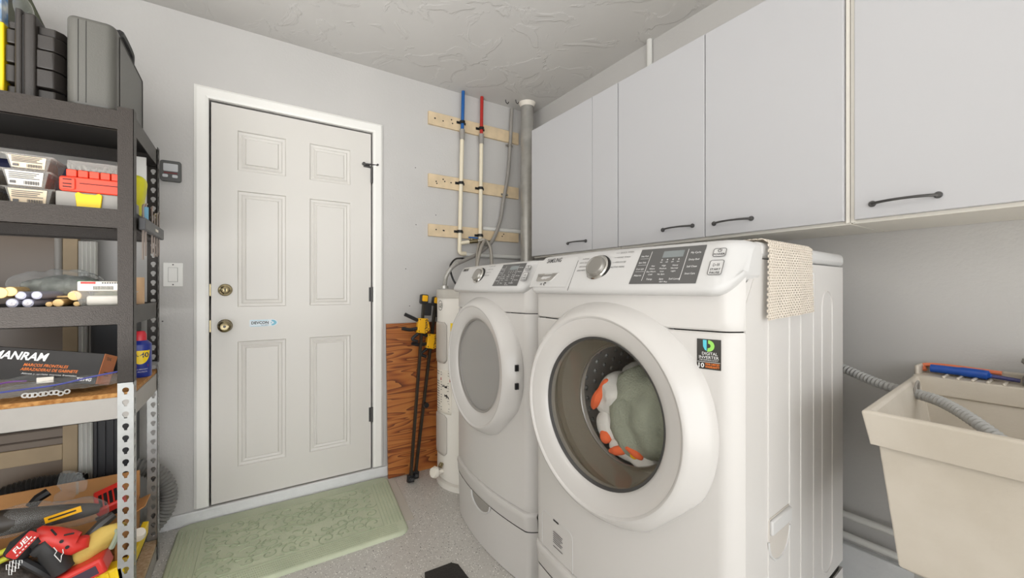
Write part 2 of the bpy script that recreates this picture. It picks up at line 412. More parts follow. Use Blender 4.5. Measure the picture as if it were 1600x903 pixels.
t = MB(); write(t, 'DEVCON', .02, F @ Matrix.Translation((.055, .969, 0)), 0, .03, .078); write(t, 'SECURITY', .008, F @ Matrix.Translation((.078, .9605, 0))); t.build('lettering', M_ink, st, smooth=0)
t = MB(); t.prism(rrect(.08, .0015, 0, 1, .052, .988), 0, .0004, F); t.prism(rrect(.08, .0015, 0, 1, .052, .9585), 0, .0004, F)
arc = [(.108 + r_ * math.sin(a * PI / 12) * 1.5, .974 - r_ * math.cos(a * PI / 12)) for r_, rng in ((.0155, range(13)), (.007, range(12, -1, -1))) for a in rng]
t.prism(arc, 0, .0004, F); t.prism([(.107 + .003 * math.cos(a), .974 + .003 * math.sin(a)) for a in [k * PI / 4 for k in range(8)]], 0, .0004, F)
t.build('sticker_emblem', mat('sticker_blue', (120, 186, 208), .4), st, smooth=0)
# ------------------------------------------------------------------ wall cabinets
def pull(parent, y0, y1, z, x):
    m = MB(); c = (y0 + y1) / 2; h = (y0 - y1) / 2
    pts = [(x - .006 - .026 * (1 - abs(k / 10) ** 2.2) ** 1, c - h * k / 10, z) for k in range(-10, 11)]
    m.tube(pts, .005, 8, [.0034 + .0008 * abs(k / 10) for k in range(-10, 11)])
    for y in (y0, y1): m.lathe([(0, 0), (.0085, 0), (.009, .004), (.006, .009), (0, .010)], frame((x, y, z), (0, 1, 0), (0, 0, 1)) @ Matrix.Rotation(0, 4, 'Z') if False else along((x, y, z), (x - .1, y, z)), 14)
    m.build('handle', M_iron, parent)
XF = 1.52
def cabinet(label, yb, ya, doors, filler=None, strip=None):     # yb far end, ya near end
    t = thing('wall_cabinet', label, 'cabinet', (1.68, (ya + yb) / 2, 1.352), group=None)
    MB().box((XF + .022, ya + .001, 1.352), (XR - .002, yb - .001, 2.17)).build('body', M_cabin, t, bevel=.002)
    for (a, b_, hy) in doors:
        d = MB().box((XF, b_ + .0015, 1.362), (XF + .019, a - .0015, 2.168)).build('door', M_cab, t, bevel=.002)
        if hy: pull(d, hy[0], hy[1], hy[2], XF)
    if filler: MB().box((XF, filler[1] + .0015, 1.362), (XF + .019, filler[0] - .0015, 2.168)).build('filler_panel', M_cab, t, bevel=.002)
    if strip: MB().box((XF + .012, strip[1], 1.356), (XF + .03, strip[0], 2.168)).build('edge_strip', M_cabin, t)
    return t
cabinet('white single-door wall cabinet at the far end beside the galvanised duct', 2.098, 1.378, [(2.098, 1.555, (1.745, 1.60, 1.413))], (1.555, 1.378))
cabinet('white two-door wall cabinet above the dryer and washer', 1.376, .4665, [(1.376, .926, (1.118, .978, 1.413)), (.926, .478, (.887, .748, 1.409))], None, (.477, .467))
cabinet('white wall cabinet with the largest curved handle, above the utility sink', .4655, -.46, [(.455, 0, (.411, .277, 1.402)), (0, -.45, None)], None, (.465, .456))
# ------------------------------------------------------------------ pipes and boards by the duct
def board(lab, z0, z1, x0=.991, x1=1.702):
    b_ = MB().box((x0, D - .019, z0), (x1, D, z1)).build('mounting_board', M_wood, bevel=.002)
    tag(b_, lab, 'board', 'pine boards under the water pipes')
    for k in range(5):
        x = random.choice([x0 + .05, x0 + .11, x0 + .16, x1 - .15, x1 - .13, x1 - .3]) + random.uniform(-.01, .01); z = random.uniform(z0 + .02, z1 - .02)
        MB().cyl((x, D - .0195, z), (x, D - .0185, z), .005, n=8).build('screw_head', M_dark, b_)
board('topmost pine board on the wall behind the pipes', 2.237, 2.322)
board('middle pine board on the wall behind the pipes', 1.828, 1.913)
board('lowest pine board on the wall behind the pipes', 1.503, 1.583)
YP = D - .038
def wpipe(name, lab, xt, xb, ztop, zsp, zb, m, zcl):
    t = thing(name, lab, 'pipe', (xb, YP, zb))
    X = lambda z: xb + (xt - xb) * (z - zb) / (ztop - zb)
    MB().cyl((X(zsp), YP, zsp), (xt, YP, ztop), .0115).build('upper_tube', m, t)
    MB().cyl((xb, YP, zb), (X(zsp), YP, zsp), .0135).build('lower_tube', M_cream, t)
    MB().cyl((X(zsp), YP, zsp - .05), (X(zsp), YP, zsp + .006), .017).cyl((X(zsp), YP, zsp - .012), (X(zsp), YP, zsp + .018), .0185, .0185).build('coupling', M_gray, t)
    for z in zcl: MB().box((X(z) - .036, D - .024, z - .008), (X(z) + .032, D - .0195, z + .008)).cyl((X(z), YP, z - .009), (X(z), YP, z + .009), .0185).build('clip', M_blackm, t)
    return t
cold = wpipe('cold_water_pipe', 'cream water pipe with a blue upper length', 1.231, 1.203, HC - .002, 2.222, 1.43, M_blue, (2.29, 1.875, 1.545))
hot = wpipe('hot_water_pipe', 'cream water pipe with a red upper length', 1.376, 1.362, HC - .002, 2.222, 1.47, M_red, (2.28, 1.86, 1.53))
MB().tube(spline([(1.203, YP, 1.44), (1.204, YP, 1.41), (1.218, YP, 1.397), (1.25, YP, 1.397)], 5), .0145).cyl((1.2, YP, 1.465), (1.27, YP - .01, 1.478), .0125).build('elbow', M_cream, cold)
MB().cyl((1.27, YP - .01, 1.478), (1.33, YP - .02, 1.487), .014).cyl((1.29, YP - .014, 1.482), (1.29, YP - .014, 1.505), .006).build('valve', M_brass, cold)
MB().box((1.265, YP - .022, 1.503), (1.335, YP - .008, 1.513)).build('valve_lever', M_blue, cold, bevel=.002)
MB().cyl((1.362, YP, 1.485), (1.362, YP - .07, 1.465), .013).build('valve', M_brass, hot)
for lab, z, xa in (('upper white pipe running level from the red pipe to the duct', 1.585, 1.39), ('lower white pipe running level behind the dryer to the duct', 1.392, 1.235)):
    tag(MB().cyl((xa, D - .016, z), (XR, D - .016, z), .0145).build('white_pipe', M_pvc), lab, 'pipe')
cp = spline([(1.632, D - .03, HC - .02), (1.62, D - .03, 2.25), (1.60, D - .028, 2.0), (1.56, D - .028, 1.80), (1.535, D - .03, 1.66), (1.45, D - .06, 1.50), (1.33, D - .1, 1.405), (1.2, D - .16, 1.35), (1.08, D - .21, 1.30), (1.015, D - .245, 1.235), (1.0, D - .25, 1.163)], 14)
ct = thing('conduit', 'grey flexible conduit curving from the ceiling to the water heater', 'conduit', (1.0, D - .25, 1.16))
MB().tube(cp[:118], .0125, 10).build('tube', M_gray, ct)
rs = resample(cp[108:], .004); MB().tube(rs, .01, 10, [.0135 if k % 2 else .0115 for k in range(len(rs))]).build('ribbed_end', M_steel, ct)
MB().cyl((1.0, D - .25, 1.158), (1.0, D - .25, 1.175), .024).build('fitting', M_steel, ct)
for p in ((1.614, D - .028, 2.21), (1.575, D - .026, 1.845)): MB().box((p[0] - .03, D - .022, p[2] - .007), (p[0] + .03, D - .0195, p[2] + .007)).cyl((p[0], p[1], p[2] - .008), (p[0], p[1], p[2] + .008), .0155).build('clip', M_chr2, ct)
du = thing('exhaust_duct', 'round galvanised duct rising into the ceiling in the corner', 'duct', (1.70, 2.40, 0))
MB().lathe([(0, 0), (.0475, 0), (.0475, 2.12), (.0455, 2.125), (.0455, HC), (0, HC)], Matrix.Translation((1.70, 2.40, 0)), 32).build('pipe', M_steel, du)
MB().lathe([(.0475, HC - .03), (.056, HC - .012), (.062, HC - .001), (.047, HC - .001)], Matrix.Translation((1.70, 2.40, 0)), 28).build('ceiling_collar', M_lab, du)
tag(MB().cyl((XR - .016, 1.428, 2.17), (XR - .016, 1.428, HC), .015).build('white_conduit', M_pvc), 'short white conduit above the cabinets rising to the ceiling', 'conduit')
def hosething(name, lab, cat, pts, r, m, n=12, rib=0, group=None):
    P = spline(pts, n)
    if rib:
        P = resample(P, rib / 2); o = MB().tube(P, r, 12, [r if k % 2 else r * .80 for k in range(len(P))]).build(name, m, smooth=30)
    else: o = MB().tube(P, r, 10).build(name, m)
    return tag(o, lab, cat, group)
M_braid = mat('braided_steel', (176, 170, 160), .4, .5, bump=.7, bscale=350)
hosething('braided_hose', 'braided steel hose arching right from the blue valve down behind the dryer', 'hose', [(1.33, D - .06, 1.487), (1.37, D - .085, 1.492), (1.395, D - .11, 1.455), (1.40, D - .13, 1.36), (1.40, D - .14, 1.1)], .0115, M_braid)
hosething('braided_hose', 'braided steel hose drooping left from the red pipe valve', 'hose', [(1.362, D - .11, 1.463), (1.335, D - .145, 1.475), (1.29, D - .18, 1.42), (1.24, D - .22, 1.30), (1.22, D - .25, 1.1)], .0115, M_braid)
hosething('braided_hose', 'thin braided hose beside the drooping one', 'hose', [(1.33, D - .09, 1.47), (1.30, D - .125, 1.44), (1.275, D - .15, 1.36), (1.26, D - .17, 1.2)], .008, M_braid)
hosething('black_cable', 'black cable looping above the water heater', 'cable', [(1.27, D - .03, 1.36), (1.2, D - .06, 1.362), (1.12, D - .14, 1.345), (1.06, D - .2, 1.29), (1.07, D - .24, 1.20), (1.12, D - .26, 1.153)], .006, M_black)
# ------------------------------------------------------------------ small wall things
M_scr = mat('grey_screen', (200, 202, 204), .3)
def rk(cx, cz, w_, h_, d0, d1, r_, name, m, parent, bevel=.0015):
    return MB().prism(rrect(w_, h_, r_), d0, d1, frame((cx, D, cz), (1, 0, 0), (0, 0, 1))).build(name, m, parent, bevel=bevel)
t = thing('door_opener_control', 'dark grey wall control with a pale screen, above the light switch', 'control', (-.308, D, 1.668))
bd = rk(-.308, 1.719, .078, .098, 0, .02, .01, 'body', mat('control_grey', (88, 88, 86), .45), t)
rk(-.308, 1.735, .054, .036, .02, .0215, .003, 'screen', M_scr, t, 0)
rk(-.308, 1.709, .05, .006, .02, .0215, .001, 'logo_bar', mat('dull_red', (120, 50, 50), .5), t, 0)
for x in (-.328, -.292): rk(x, 1.694, .02, .014, .02, .024, .004, 'button', M_scr, t, 0)
t = thing('light_switch', 'white rocker light switch on the wall left of the door', 'switch', (-.301, D, 1.166))
rk(-.301, 1.224, .074, .114, 0, .006, .003, 'wall_plate', M_trim, t)
rk(-.301, 1.224, .036, .069, .006, .0065, .001, 'surround', M_inkg, t, 0)
rk(-.301, 1.224, .034, .067, .006, .011, .001, 'rocker', M_trim, t)
for z in (1.272, 1.176): rk(-.301, z, .006, .006, .006, .0072, .0028, 'screw', M_iron, t, 0)
for x, z in ((.76, 1.95), (.88, 1.49), (.87, 1.62), (-.25, 1.05)): pass
for p in ((649, 262), (650, 351), (681, 336), (640, 478), (254, 502), (634, 420)):
    q = at(*p, D); MB().cyl(q + Vector((0, -.0008, 0)), q + Vector((0, .002, 0)), .0035, n=8).build('nail_hole', M_inkg, bpy.data.objects['wall_back'])
mk = MB()
for x, y in ((1.54, 2.44), (1.60, 2.40)): mk.tube(spline([(x, y, HC), (x + .004, y, HC - .018), (x + .018, y, HC - .024), (x + .026, y, HC - .01)], 5), .0028)
tag(mk.build('ceiling_hooks', M_iron), 'pair of small metal hooks in the ceiling beside the duct', 'hook')
# ------------------------------------------------------------------ plywood, clamps, heater
pl = MB().box((-.18, -.009, 0), (.18, .009, .938)).build('plywood_sheet', M_ply, smooth=0, bevel=.001)
pl.location = (.895, D - .058, .002); pl.rotation_euler = (math.radians(-2.6), 0, 0)
tag(pl, 'reddish plywood sheet leaning on the wall beside the door', 'plywood')
def clamp(lab, foot, top, zsl, side):
    f, tp = Vector(foot), Vector(top); d = (tp - f).normalized(); t = thing('bar_clamp', lab, 'clamp', foot)
    P = lambda z: f + d * z
    fr_ = frame(f, (d.z, 0, -d.x), d)      # local x across, local y up the bar, local z towards the room
    MB().box((-.007, 0, -.012), (.007, (tp - f).length, .012), fr_).build('bar', mat('clamp_bar', (58, 54, 46), .4, .6), t, bevel=.001)
    h = MB().prism(rrect(.05, .06, .01, 4, 0, (tp - f).length - .01), -.014, .016, fr_).build('fixed_jaw', M_black, t, bevel=.003)
    MB().prism(rrect(.036, .038, .006, 4, 0, (tp - f).length - .005), .016, .022, fr_).build('jaw_plate', M_amber, h, bevel=.002)
    MB().box((.0, (tp - f).length - .11, -.012), (.052, (tp - f).length - .03, .012), fr_).build('jaw_arm', M_black, h, bevel=.004)
    b_ = MB().prism([(-.032, zsl - .045), (.02, zsl - .05), (.05, zsl - .022), (.03, zsl + .045), (-.03, zsl + .045)], -.018, .02, fr_).build('sliding_body', M_amber, t, bevel=.004)
    for x, y in ((-.024, zsl - .036), (.016, zsl - .04), (.038, zsl - .018), (-.022, zsl + .036), (.02, zsl + .036)): MB().cyl(fr_ @ Vector((x, y, .02)), fr_ @ Vector((x, y, .0225)), .0035, n=8).build('screw', M_black, b_)
    tx = MB(); write(tx, 'DeWALT', .026, fr_ @ Matrix.Translation((.013, zsl, .021)) @ Matrix.Rotation(-PI / 2, 4, 'Z'), 0, .03, .07); tx.build('lettering', M_ink, b_, smooth=0)
    for (a, b2, c2) in (((-.03, .03), (-.07, .045), (-.115, .062)), ((-.03, -.02), (-.075, -.03), (-.125, -.025))):
        MB().tube(spline([fr_ @ Vector((a[0], zsl + a[1], 0)), fr_ @ Vector((b2[0], zsl + b2[1], 0)), fr_ @ Vector((c2[0], zsl + c2[1], 0))], 5), .011, 8).build('trigger_handle', M_black, b_)
    MB().tube(spline([fr_ @ Vector((-.02, zsl - .05, 0)), fr_ @ Vector((-.055, zsl - .085, 0)), fr_ @ Vector((-.02, zsl - .1, 0))], 5), .010, 8).build('lower_grip', M_black, b_)
    e_ = MB().cyl(fr_ @ Vector((.0, .02, .012)), fr_ @ Vector((.0, .02, .028)), .014, n=12).box((-.02, .0, -.013), (.02, .04, .013), fr_).build('foot', M_black, t, bevel=.003)
    MB().cyl(fr_ @ Vector((.0, .02, .028)), fr_ @ Vector((.0, .02, .03)), .008, n=12).build('foot_bolt', M_iron, e_)
    return t
c1 = clamp('front black and yellow bar clamp leaning on the plywood', (.812, 2.352, .005), (.93, 2.436, 1.10), .93, 0)
c2 = clamp('rear black and yellow bar clamp, half behind the front clamp and the heater', (.852, 2.385, .005), (1.02, 2.462, 1.085), .83, 0)
MB().lathe([(0, -.012), (.016, -.012), (.016, .012), (0, .012)], frame((.927, 2.395, .435), (1, 0, 0), (0, 0, 1)), 14).build('pad', M_blackm, c2)
HX, HY, HR = 1.19, 2.225, .24
wh = thing('water_heater', 'small white cylindrical water heater between the dryer and the plywood', 'water heater', (HX, HY, 0))
MB().lathe([(0, .02), (HR - .015, .02), (HR - .015, .045), (HR, .05), (HR, 1.10), (HR - .003, 1.104), (0, 1.104)], Matrix.Translation((HX, HY, 0)), 56).build('tank', M_heater, wh)
MB().lathe([(0, 0), (HR + .004, 0), (HR + .006, .03), (HR - .01, .036), (0, .036)], Matrix.Translation((HX, HY, 0)), 56).build('base_ring', M_heater, wh)
MB().lathe([(0, 1.104), (HR + .005, 1.104), (HR + .006, 1.122), (HR + .004, 1.15), (HR - .004, 1.154), (0, 1.156)], Matrix.Translation((HX, HY, 0)), 56).build('top_cap', mat('heater_cap', (196, 192, 184), .35, .2), wh)
def onheater(a0, zc, r0):      # maps flat x (metres along the surface), y up
    return lambda x, y, o=0: (HX + (HR + r0 + o) * math.cos(a0 + x / HR), HY + (HR + r0 + o) * math.sin(a0 + x / HR), zc + y)
AV = 0
def curved(name, m, aoff, zc, w_, h_, th, parent, r_=.02):
    f = onheater(AV + aoff, zc, 0); mb = MB(); o = rrect(w_, h_, r_, 6); n_ = 10
    # panel as a grid clipped to the rounded rectangle: rows narrow near the corners
    rows = 14; vs = []; fs = []
    for j in range(rows + 1):
        y = -h_ / 2 + h_ * j / rows; dy = max(0, abs(y) - (h_ / 2 - r_)); half = w_ / 2 - r_ + math.sqrt(max(0, r_ * r_ - dy * dy))
        for i in range(n_ + 1): vs.append(f(-half + 2 * half * i / n_, y, th))
    for j in range(rows):
        for i in range(n_):
            a = j * (n_ + 1) + i; fs.append((a, a + 1, a + n_ + 2, a + n_ + 1))
    return mb.add(vs, fs).build(name, m, parent, solid=.006)
M_hpan = mat('heater_panel', (196, 190, 182), .35)
R_ = math.radians
for z0, z1 in ((.725, .962), (.19, .425)):
    curved('access_panel', M_hpan, R_(180), (z0 + z1) / 2, .145, z1 - z0, .004, wh)
lb = curved('label', M_lab, R_(187), .56, .16, .25, .0, wh, .004)
fl_ = onheater(R_(187), .56, .0042)
rd = MB(); rd.add([fl_(x, y) for x, y in rrect(.09, .016, 0, 1, .028, .07)], [(0, 1, 2, 3)]); rd.build('red_warning', M_red, lb)
tx = MB()
for k in range(16):
    y = .11 - .0145 * k
    if .055 < y < .085: continue
    for x0, x1 in ((-.072, -.022), (-.015, .07)):
        if k % 5 == 3 and x0 > -.02: continue
        tx.add([fl_(x, q) for x, q in ((x0, y - .002), (x1 - random.uniform(0, .02), y - .002), (x1 - random.uniform(0, .02), y + .002), (x0, y + .002))], [(0, 1, 2, 3)])
tx.build('small_print', M_inkg, lb)
pic = MB()
for (x, y) in ((.01, .035), (.035, .03), (.05, -.03), (.035, -.02)): pic.add([fl_(x + .012 * math.cos(a), y + .008 * math.sin(2 * a + x * 80)) for a in [k * PI / 5 for k in range(10)]], [tuple(range(10))])
pic.build('pictogram', M_ink, lb)
lg = MB(); fg = onheater(R_(180), 1.058, .001)
ring = [(.03 * math.cos(k * PI / 14), .03 * math.sin(k * PI / 14)) for k in range(28)]
lg.add([fg(x, y) for x, y in ring] + [fg(x * .88, y * .88) for x, y in ring], [(k, (k + 1) % 28, 28 + (k + 1) % 28, 28 + k) for k in range(28)])
write(lg, 'GE', .034, lambda x, y: fg(x, y - .012), .3, .01); lg.build('emblem', M_inkg, wh, smooth=0)
yt = MB(); fy = onheater(R_(207), .935, .004); yt.add([fy(x, y) for x, y in rrect(.02, .05, 0)], [(0, 1, 2, 3)]); yt.build('yellow_tag', M_yellow, wh)
a = R_(187); cx, cy = HX + (HR + .0) * math.cos(a), HY + HR * math.sin(a)
va = MB().cyl((cx, cy, .095), (cx - .05, cy - .006, .095), .015).build('drain_valve', M_lab, wh)
MB().lathe([(0, 0), (.03, .0), (.034, .01), (.028, .028), (0, .03)], along((cx - .04, cy - .004, .10), (cx - .1, cy - .02, .11)), 10).build('valve_knob', M_lab, va)
MB().cyl((cx - .005, cy + .0, .14), (cx - .02, cy - .01, .125), .012).build('brass_stem', M_brass, va)
# ------------------------------------------------------------------ washer and dryer (local x: left to right seen from the front, y: into the machine)
W = .686; BOW = .04; DEP = .715; ZB, ZT = .285, 1.266; ZC = .817
def bow(x): q = (x - W / 2) / (W / 2); return BOW * (1 - q * q)
def face(x):
    q = abs(x - W / 2) / (W / 2)
    return -bow(x) + (.035 * ((q - .9) / .1) ** 2 if q > .9 else 0)
def con(x, v, o=0):      # control panel surface, v up its face, o outwards
    return Vector((x, -.028 + .04 * v - bow(x) * (1 - .35 * v) - o * .9, 1.163 + .083 * v + o * .43))
XS = [W / 2 - W / 2 * math.cos(PI * k / 44) for k in range(45)]
def strip(mb, rows):
    n = len(rows[0]); vs = [p for r_ in rows for p in r_]
    mb.add(vs, [(j * n + i, j * n + i + 1, (j + 1) * n + i + 1, (j + 1) * n + i) for j in range(len(rows) - 1) for i in range(n - 1)])
def machine(name, label, origin, rz, dryer):
    t = thing(name, label, 'dryer' if dryer else 'washer', origin, rz); m_ = name
    kw = dict(parent=t, local=True)
    # ---- pedestal
    pd = MB()
    for z0, z1 in ((.0, .285),):
        rows = []
        for dy, z in ((.06, .0), (.012, .0), (.006, .004), (.0, .215)): rows.append([(x, face(x) + dy, z) for x in XS])
        strip(pd, rows)
    pd.box((.0, .035, 0), (.004, DEP, .262)).box((W - .004, .035, 0), (W, DEP, .262)).box((.004, DEP - .01, 0), (W - .004, DEP, .262)).box((.01, .06, .25), (W - .01, DEP - .01, .262))
    ped = pd.build('pedestal', M_app, **kw)
    lp = MB(); rows = []
    for dy, z in ((.0, .219), (-.004, .23), (-.005, .262), (-.010, .276), (-.006, .288), (.004, .2925), (.05, .288)): rows.append([(x, face(x) + dy, z) for x in XS])
    strip(lp, rows); lp.build('drawer_lip', M_app, ped, True)
    strip_ = MB(); rows = [[(x, face(x) + .004, .212) for x in XS], [(x, face(x) + .004, .222) for x in XS]]; strip(strip_, rows); strip_.build('drawer_gap', M_dark, ped, True)
    hd = MB(); n = 24; up = []; lo = []
    for k in range(n + 1):
        a = k / n; x = W / 2 - .09 + .18 * a; sag = .052 * (math.sin(PI * a) ** .45)
        up.append((x, face(x) - .0015, .219)); lo.append((x, face(x) - .003, .219 - sag))
    strip(hd, [up, lo]); hd.build('drawer_handle', M_gray, ped, True)
    hl = MB(); hl.tube([(p[0], p[1] - .002, p[2]) for p in lo], .004, 6); hl.build('handle_lip', M_appp, ped, True)
    # ---- cabinet sides, back, bottom
    cb = MB(); side = [(.034, ZB), (.034, 1.12), (.105, 1.224), (DEP, 1.224), (DEP, ZB)]
    for x0, x1 in ((0, .004), (W - .004, W)):
        cb.add([(x, y, z) for x in (x0, x1) for y, z in side], [(4, 3, 2, 1, 0), (5, 6, 7, 8, 9)] + [(k, (k + 1) % 5, 5 + (k + 1) % 5, 5 + k) for k in range(5)])
    cb.box((.004, DEP - .004, ZB), (W - .004, DEP, 1.224)).box((.004, .06, ZB), (W - .004, DEP - .004, ZB + .004))
    cb.build('cabinet', M_app, smooth=0, **kw)
    rb = MB()
    for y in (.15, .278, .355, .45): rb.tube([(W, y, ZB + .02), (W, y, 1.20)], .0025, 6)
    ov = [(W, .565 + .045 * math.cos(a), 1.10 + .05 * math.sin(a)) for a in [k * PI / 12 for k in range(13)]] + [(W, .565 - .045 * math.cos(a), .36 - .05 * math.sin(a)) for a in [k * PI / 12 for k in range(13)]]
    rb.tube(ov, .003, 6, closed=True); rb.build('side_rib', M_app, **kw)
    ft = MB()
    for x in (.06, W - .06):
        for y in (.09, DEP - .06): ft.cyl((x, y, .262), (x, y, ZB), .022)
    ft.build('foot', M_black, **kw)
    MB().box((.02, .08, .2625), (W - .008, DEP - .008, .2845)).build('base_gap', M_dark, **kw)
    if not dryer:
        hs = MB(); M = frame((W, .21, .555), (0, 1, 0), (0, 0, 1))
        o = [(-.062, .055), (-.062, 0)] + [(-.062 + .124 * k / 10, -.062 * math.sin(PI / 2 + PI / 2 * k / 10) ** .6 if k < 10 else 0) for k in range(11)] + [(.062, .055)]
        arc = [(.0 - .062 * math.cos(PI * k / 14), -.06 * math.sin(PI * k / 14)) for k in range(15)]
        hs.prism([(-.062, .052)] + arc + [(.062, .052)], -.001, .0025, M); h = hs.build('side_handle', M_hpan, bevel=.0015, **kw)
        MB().box((-.058, .014, 0), (.06, .05, .010), M).build('grip_bar', M_appp, h, True, bevel=.004)
        MB().tube([M @ Vector((x, y, .002)) for x, y in arc], .003, 6).build('grip_rim', M_appp, h, True)
    # ---- lid
    MB().box((-.003, .10, 1.2255), (W + .003, DEP + .004, ZT)).build('lid', M_appp, bevel=.014, seg=4, **kw)
    # ---- front panels
    def panel(z0, z1, hole):
        mb = MB(); rows = max(2, int((z1 - z0) / .018)); vs = []; fs = []
        n = len(XS)
        Z = [z0 + .004, ] + [z0 + .004 + (z1 - z0 - .008) * j / rows for j in range(rows + 1)] + [z1 - .004]
        Y = [.004] + [0] * (rows + 1) + [.004]; Z[0] = z0; Z[-1] = z1
        for j in range(len(Z)): vs += [(x, face(x) + Y[j], Z[j]) for x in XS]
        for j in range(len(Z) - 1):
            for i in range(n - 1):
                cx, cz = (XS[i] + XS[i + 1]) / 2, (Z[j] + Z[j + 1]) / 2
                if hole and math.hypot(cx - W / 2, cz - ZC) < .225: continue
                fs.append((j * n + i, j * n + i + 1, (j + 1) * n + i + 1, (j + 1) * n + i))
        return mb.add(vs, fs)
    fp = panel(.292, 1.058, True).build('front_panel', M_app, **kw)
    up_ = panel(1.061, 1.192, False); cap = [(.03, 1.061), (.038, 1.118), (.108, 1.222), (.108, 1.25), (.09, 1.25), (.07, 1.21), (.055, 1.18), (.034, 1.165)]
    for x in (.0015, W - .0015): up_.add([(x, y, z) for y, z in cap], [tuple(range(8)) if x > .1 else tuple(range(7, -1, -1))])
    up_.build('upper_panel', M_app, **kw)
    MB().box((.01, .045, 1.03), (W - .01, .09, 1.12)).build('panel_backing', M_dark, **kw)
    # ---- console
    prof = [(.06, 1.139), (.0, 1.139), (-.018, 1.141), (-.027, 1.146), (-.0295, 1.155), (-.028, 1.163), (-.008, 1.205), (.012, 1.246), (.018, 1.256), (.028, 1.2635), (.045, 1.2675), (.07, 1.269), (.11, 1.2685), (.118, 1.262)]
    XC = [-.002 + (W + .004) * (.5 - .5 * math.cos(PI * k / 50)) for k in range(51)]
    rows = []
    for dy, z in prof:
        r_ = []
        for x in XC:
            q = abs(x - W / 2) / (W / 2 + .002); e = max(0, (q - .86) / .14)
            v = max(0, min(1.2, (z - 1.163) / .083)); k = 1 - .35 * v
            back = .05 * e ** 2.4 * (1 if dy < .05 else max(0, 1 - (dy - .05) / .06))
            zz = z + (1.215 - z) * .62 * e ** 2.6 if z < 1.2 else z - .012 * e ** 3
            r_.append((x, dy - bow(min(max(x, 0), W)) * k * (1 if dy < .05 else max(0, 1 - (dy - .05) / .07)) + back, zz))
        rows.append(r_)
    cm = MB(); strip(cm, rows)
    for s_ in (0, -1): cm.add([r_[s_] for r_ in rows], [tuple(range(len(rows))) if s_ else tuple(range(len(rows) - 1, -1, -1))])
    cs = cm.build('control_panel', M_appp, smooth=50, **kw)
    def on(name, m, outline, o0, o1, par=cs, sub=1):
        mb = MB(); n = len(outline)
        vs = [con(x, v, o0) for x, v in outline] + [con(x, v, o1) for x, v in outline]
        mb.add(vs, [tuple(range(n, 2 * n))] + [(k, (k + 1) % n, n + (k + 1) % n, n + k) for k in range(n)])
        return mb.build(name, m, par, True, smooth=30)
    def patch(name, m, x0, x1, v0, v1, o, par=cs, skew=0):   # follows the curve of the panel
        mb = MB(); mb.grid(lambda a, b: con(x0 + (x1 - x0) * a + skew * (1 - b), v0 + (v1 - v0) * b, o), 12, 2)
        mb.grid(lambda a, b: con(x0 + (x1 - x0) * a + skew * (1 - b), v0 + (v1 - v0) * b, 0), 12, 2, True)
        return mb.build(name, m, par, True)
    vm = 1 / .092                                             # metres to v
    def lab(mb, s, size, x, v, o=.0012, width=None, bold=0, shear=0):
        write(mb, s, size, lambda a, b: con(x + a, v + b * vm, o), shear, bold, width)
    kx = .325
    # knob
    k0 = con(kx, .60, 0); kn_ = (con(kx, .60, 1) - k0).normalized(); KM = along(k0, k0 + kn_)
    kb = MB().lathe([(0, .0), (.041, .0), (.041, .003), (.038, .004), (0, .004)], KM, 40).build('dial_ring', M_dark, cs, True)
    MB().lathe([(0, .004), (.0375, .004), (.038, .009), (.035, .012), (0, .012)], KM, 40).build('dial_base', M_chrome, cs, True)
    MB().lathe([(0, .009), (.031, .009), (.0295, .019), (.028, .0215), (.0245, .022), (.0235, .021), (0, .021)], KM, 40).build('dial', M_chr2, cs, True)
    # brand and drawer
    tx = MB(); lab(tx, 'SAMSUNG', .022, .105, .95 if not dryer else .97, .0012, .078, .02); tx.build('lettering', M_ink, cs, True, smooth=0)
    # display
    x0, x1 = (.448, .613) if not dryer else (.485, .640)
    dp = patch('display', M_panel, x0, x1, .05, 1.13, .0012)
    lc = patch('lcd', M_lcd, x0 + .066, x0 + .118, .82, 1.02, .002, dp)
    tx = MB(); xm = x0 + .09
    for k, s in enumerate(('Delay Wash', 'Spin Only', 'Drum Light', 'Alarm') if not dryer else ('Rack Dry', 'Wrinkle', 'Light', 'Alarm')): lab(tx, s, .0066, x0 + .0165, .88 - .2 * k, .002, .021)
    for k, s in enumerate(('My Cycle', 'Delay End', 'Self Clean', 'Smart Care')): lab(tx, s, .0066, x1 - .019, .90 - .2 * k, .002, .023)
    for j, col in enumerate((('Hot', 'Warm', 'Eco Warm', 'Cold'), ('High', 'Medium', 'Low', 'No Spin'), ('Heavy', 'Normal', 'Light'))):
        for k, s in enumerate(col): lab(tx, s, .0056, x0 + .050 + .028 * j, .56 - .085 * k, .002)
    for k, s in enumerate(('Temp', 'Spin', 'Soil Level')): lab(tx, s, .0066, x0 + .052 + .031 * k, .16, .002)
    for k in range(4): lab(tx, '+', .009, x0 + .068 + .014 * k, .72, .002); lab(tx, 'on', .006, x0 + .068 + .014 * k, .67, .002)
    for x in (x0 + .033, x1 - .038): tx.grid(lambda a, b: con(x - .0005 + .001 * a, .14 + .9 * b, .002), 1, 2)
    for k in range(3): tx.grid(lambda a, b: con(x0 + .006 + .024 * a, .82 - .2 * k + .006 * b, .0018), 1, 1)
    lab(tx, 'VRT Plus', .0055, xm, .08, .002)
    tx.build('display_lettering', M_inkw, dp, True, smooth=0)
    # power and start buttons
    xb = .646 if not dryer else .662
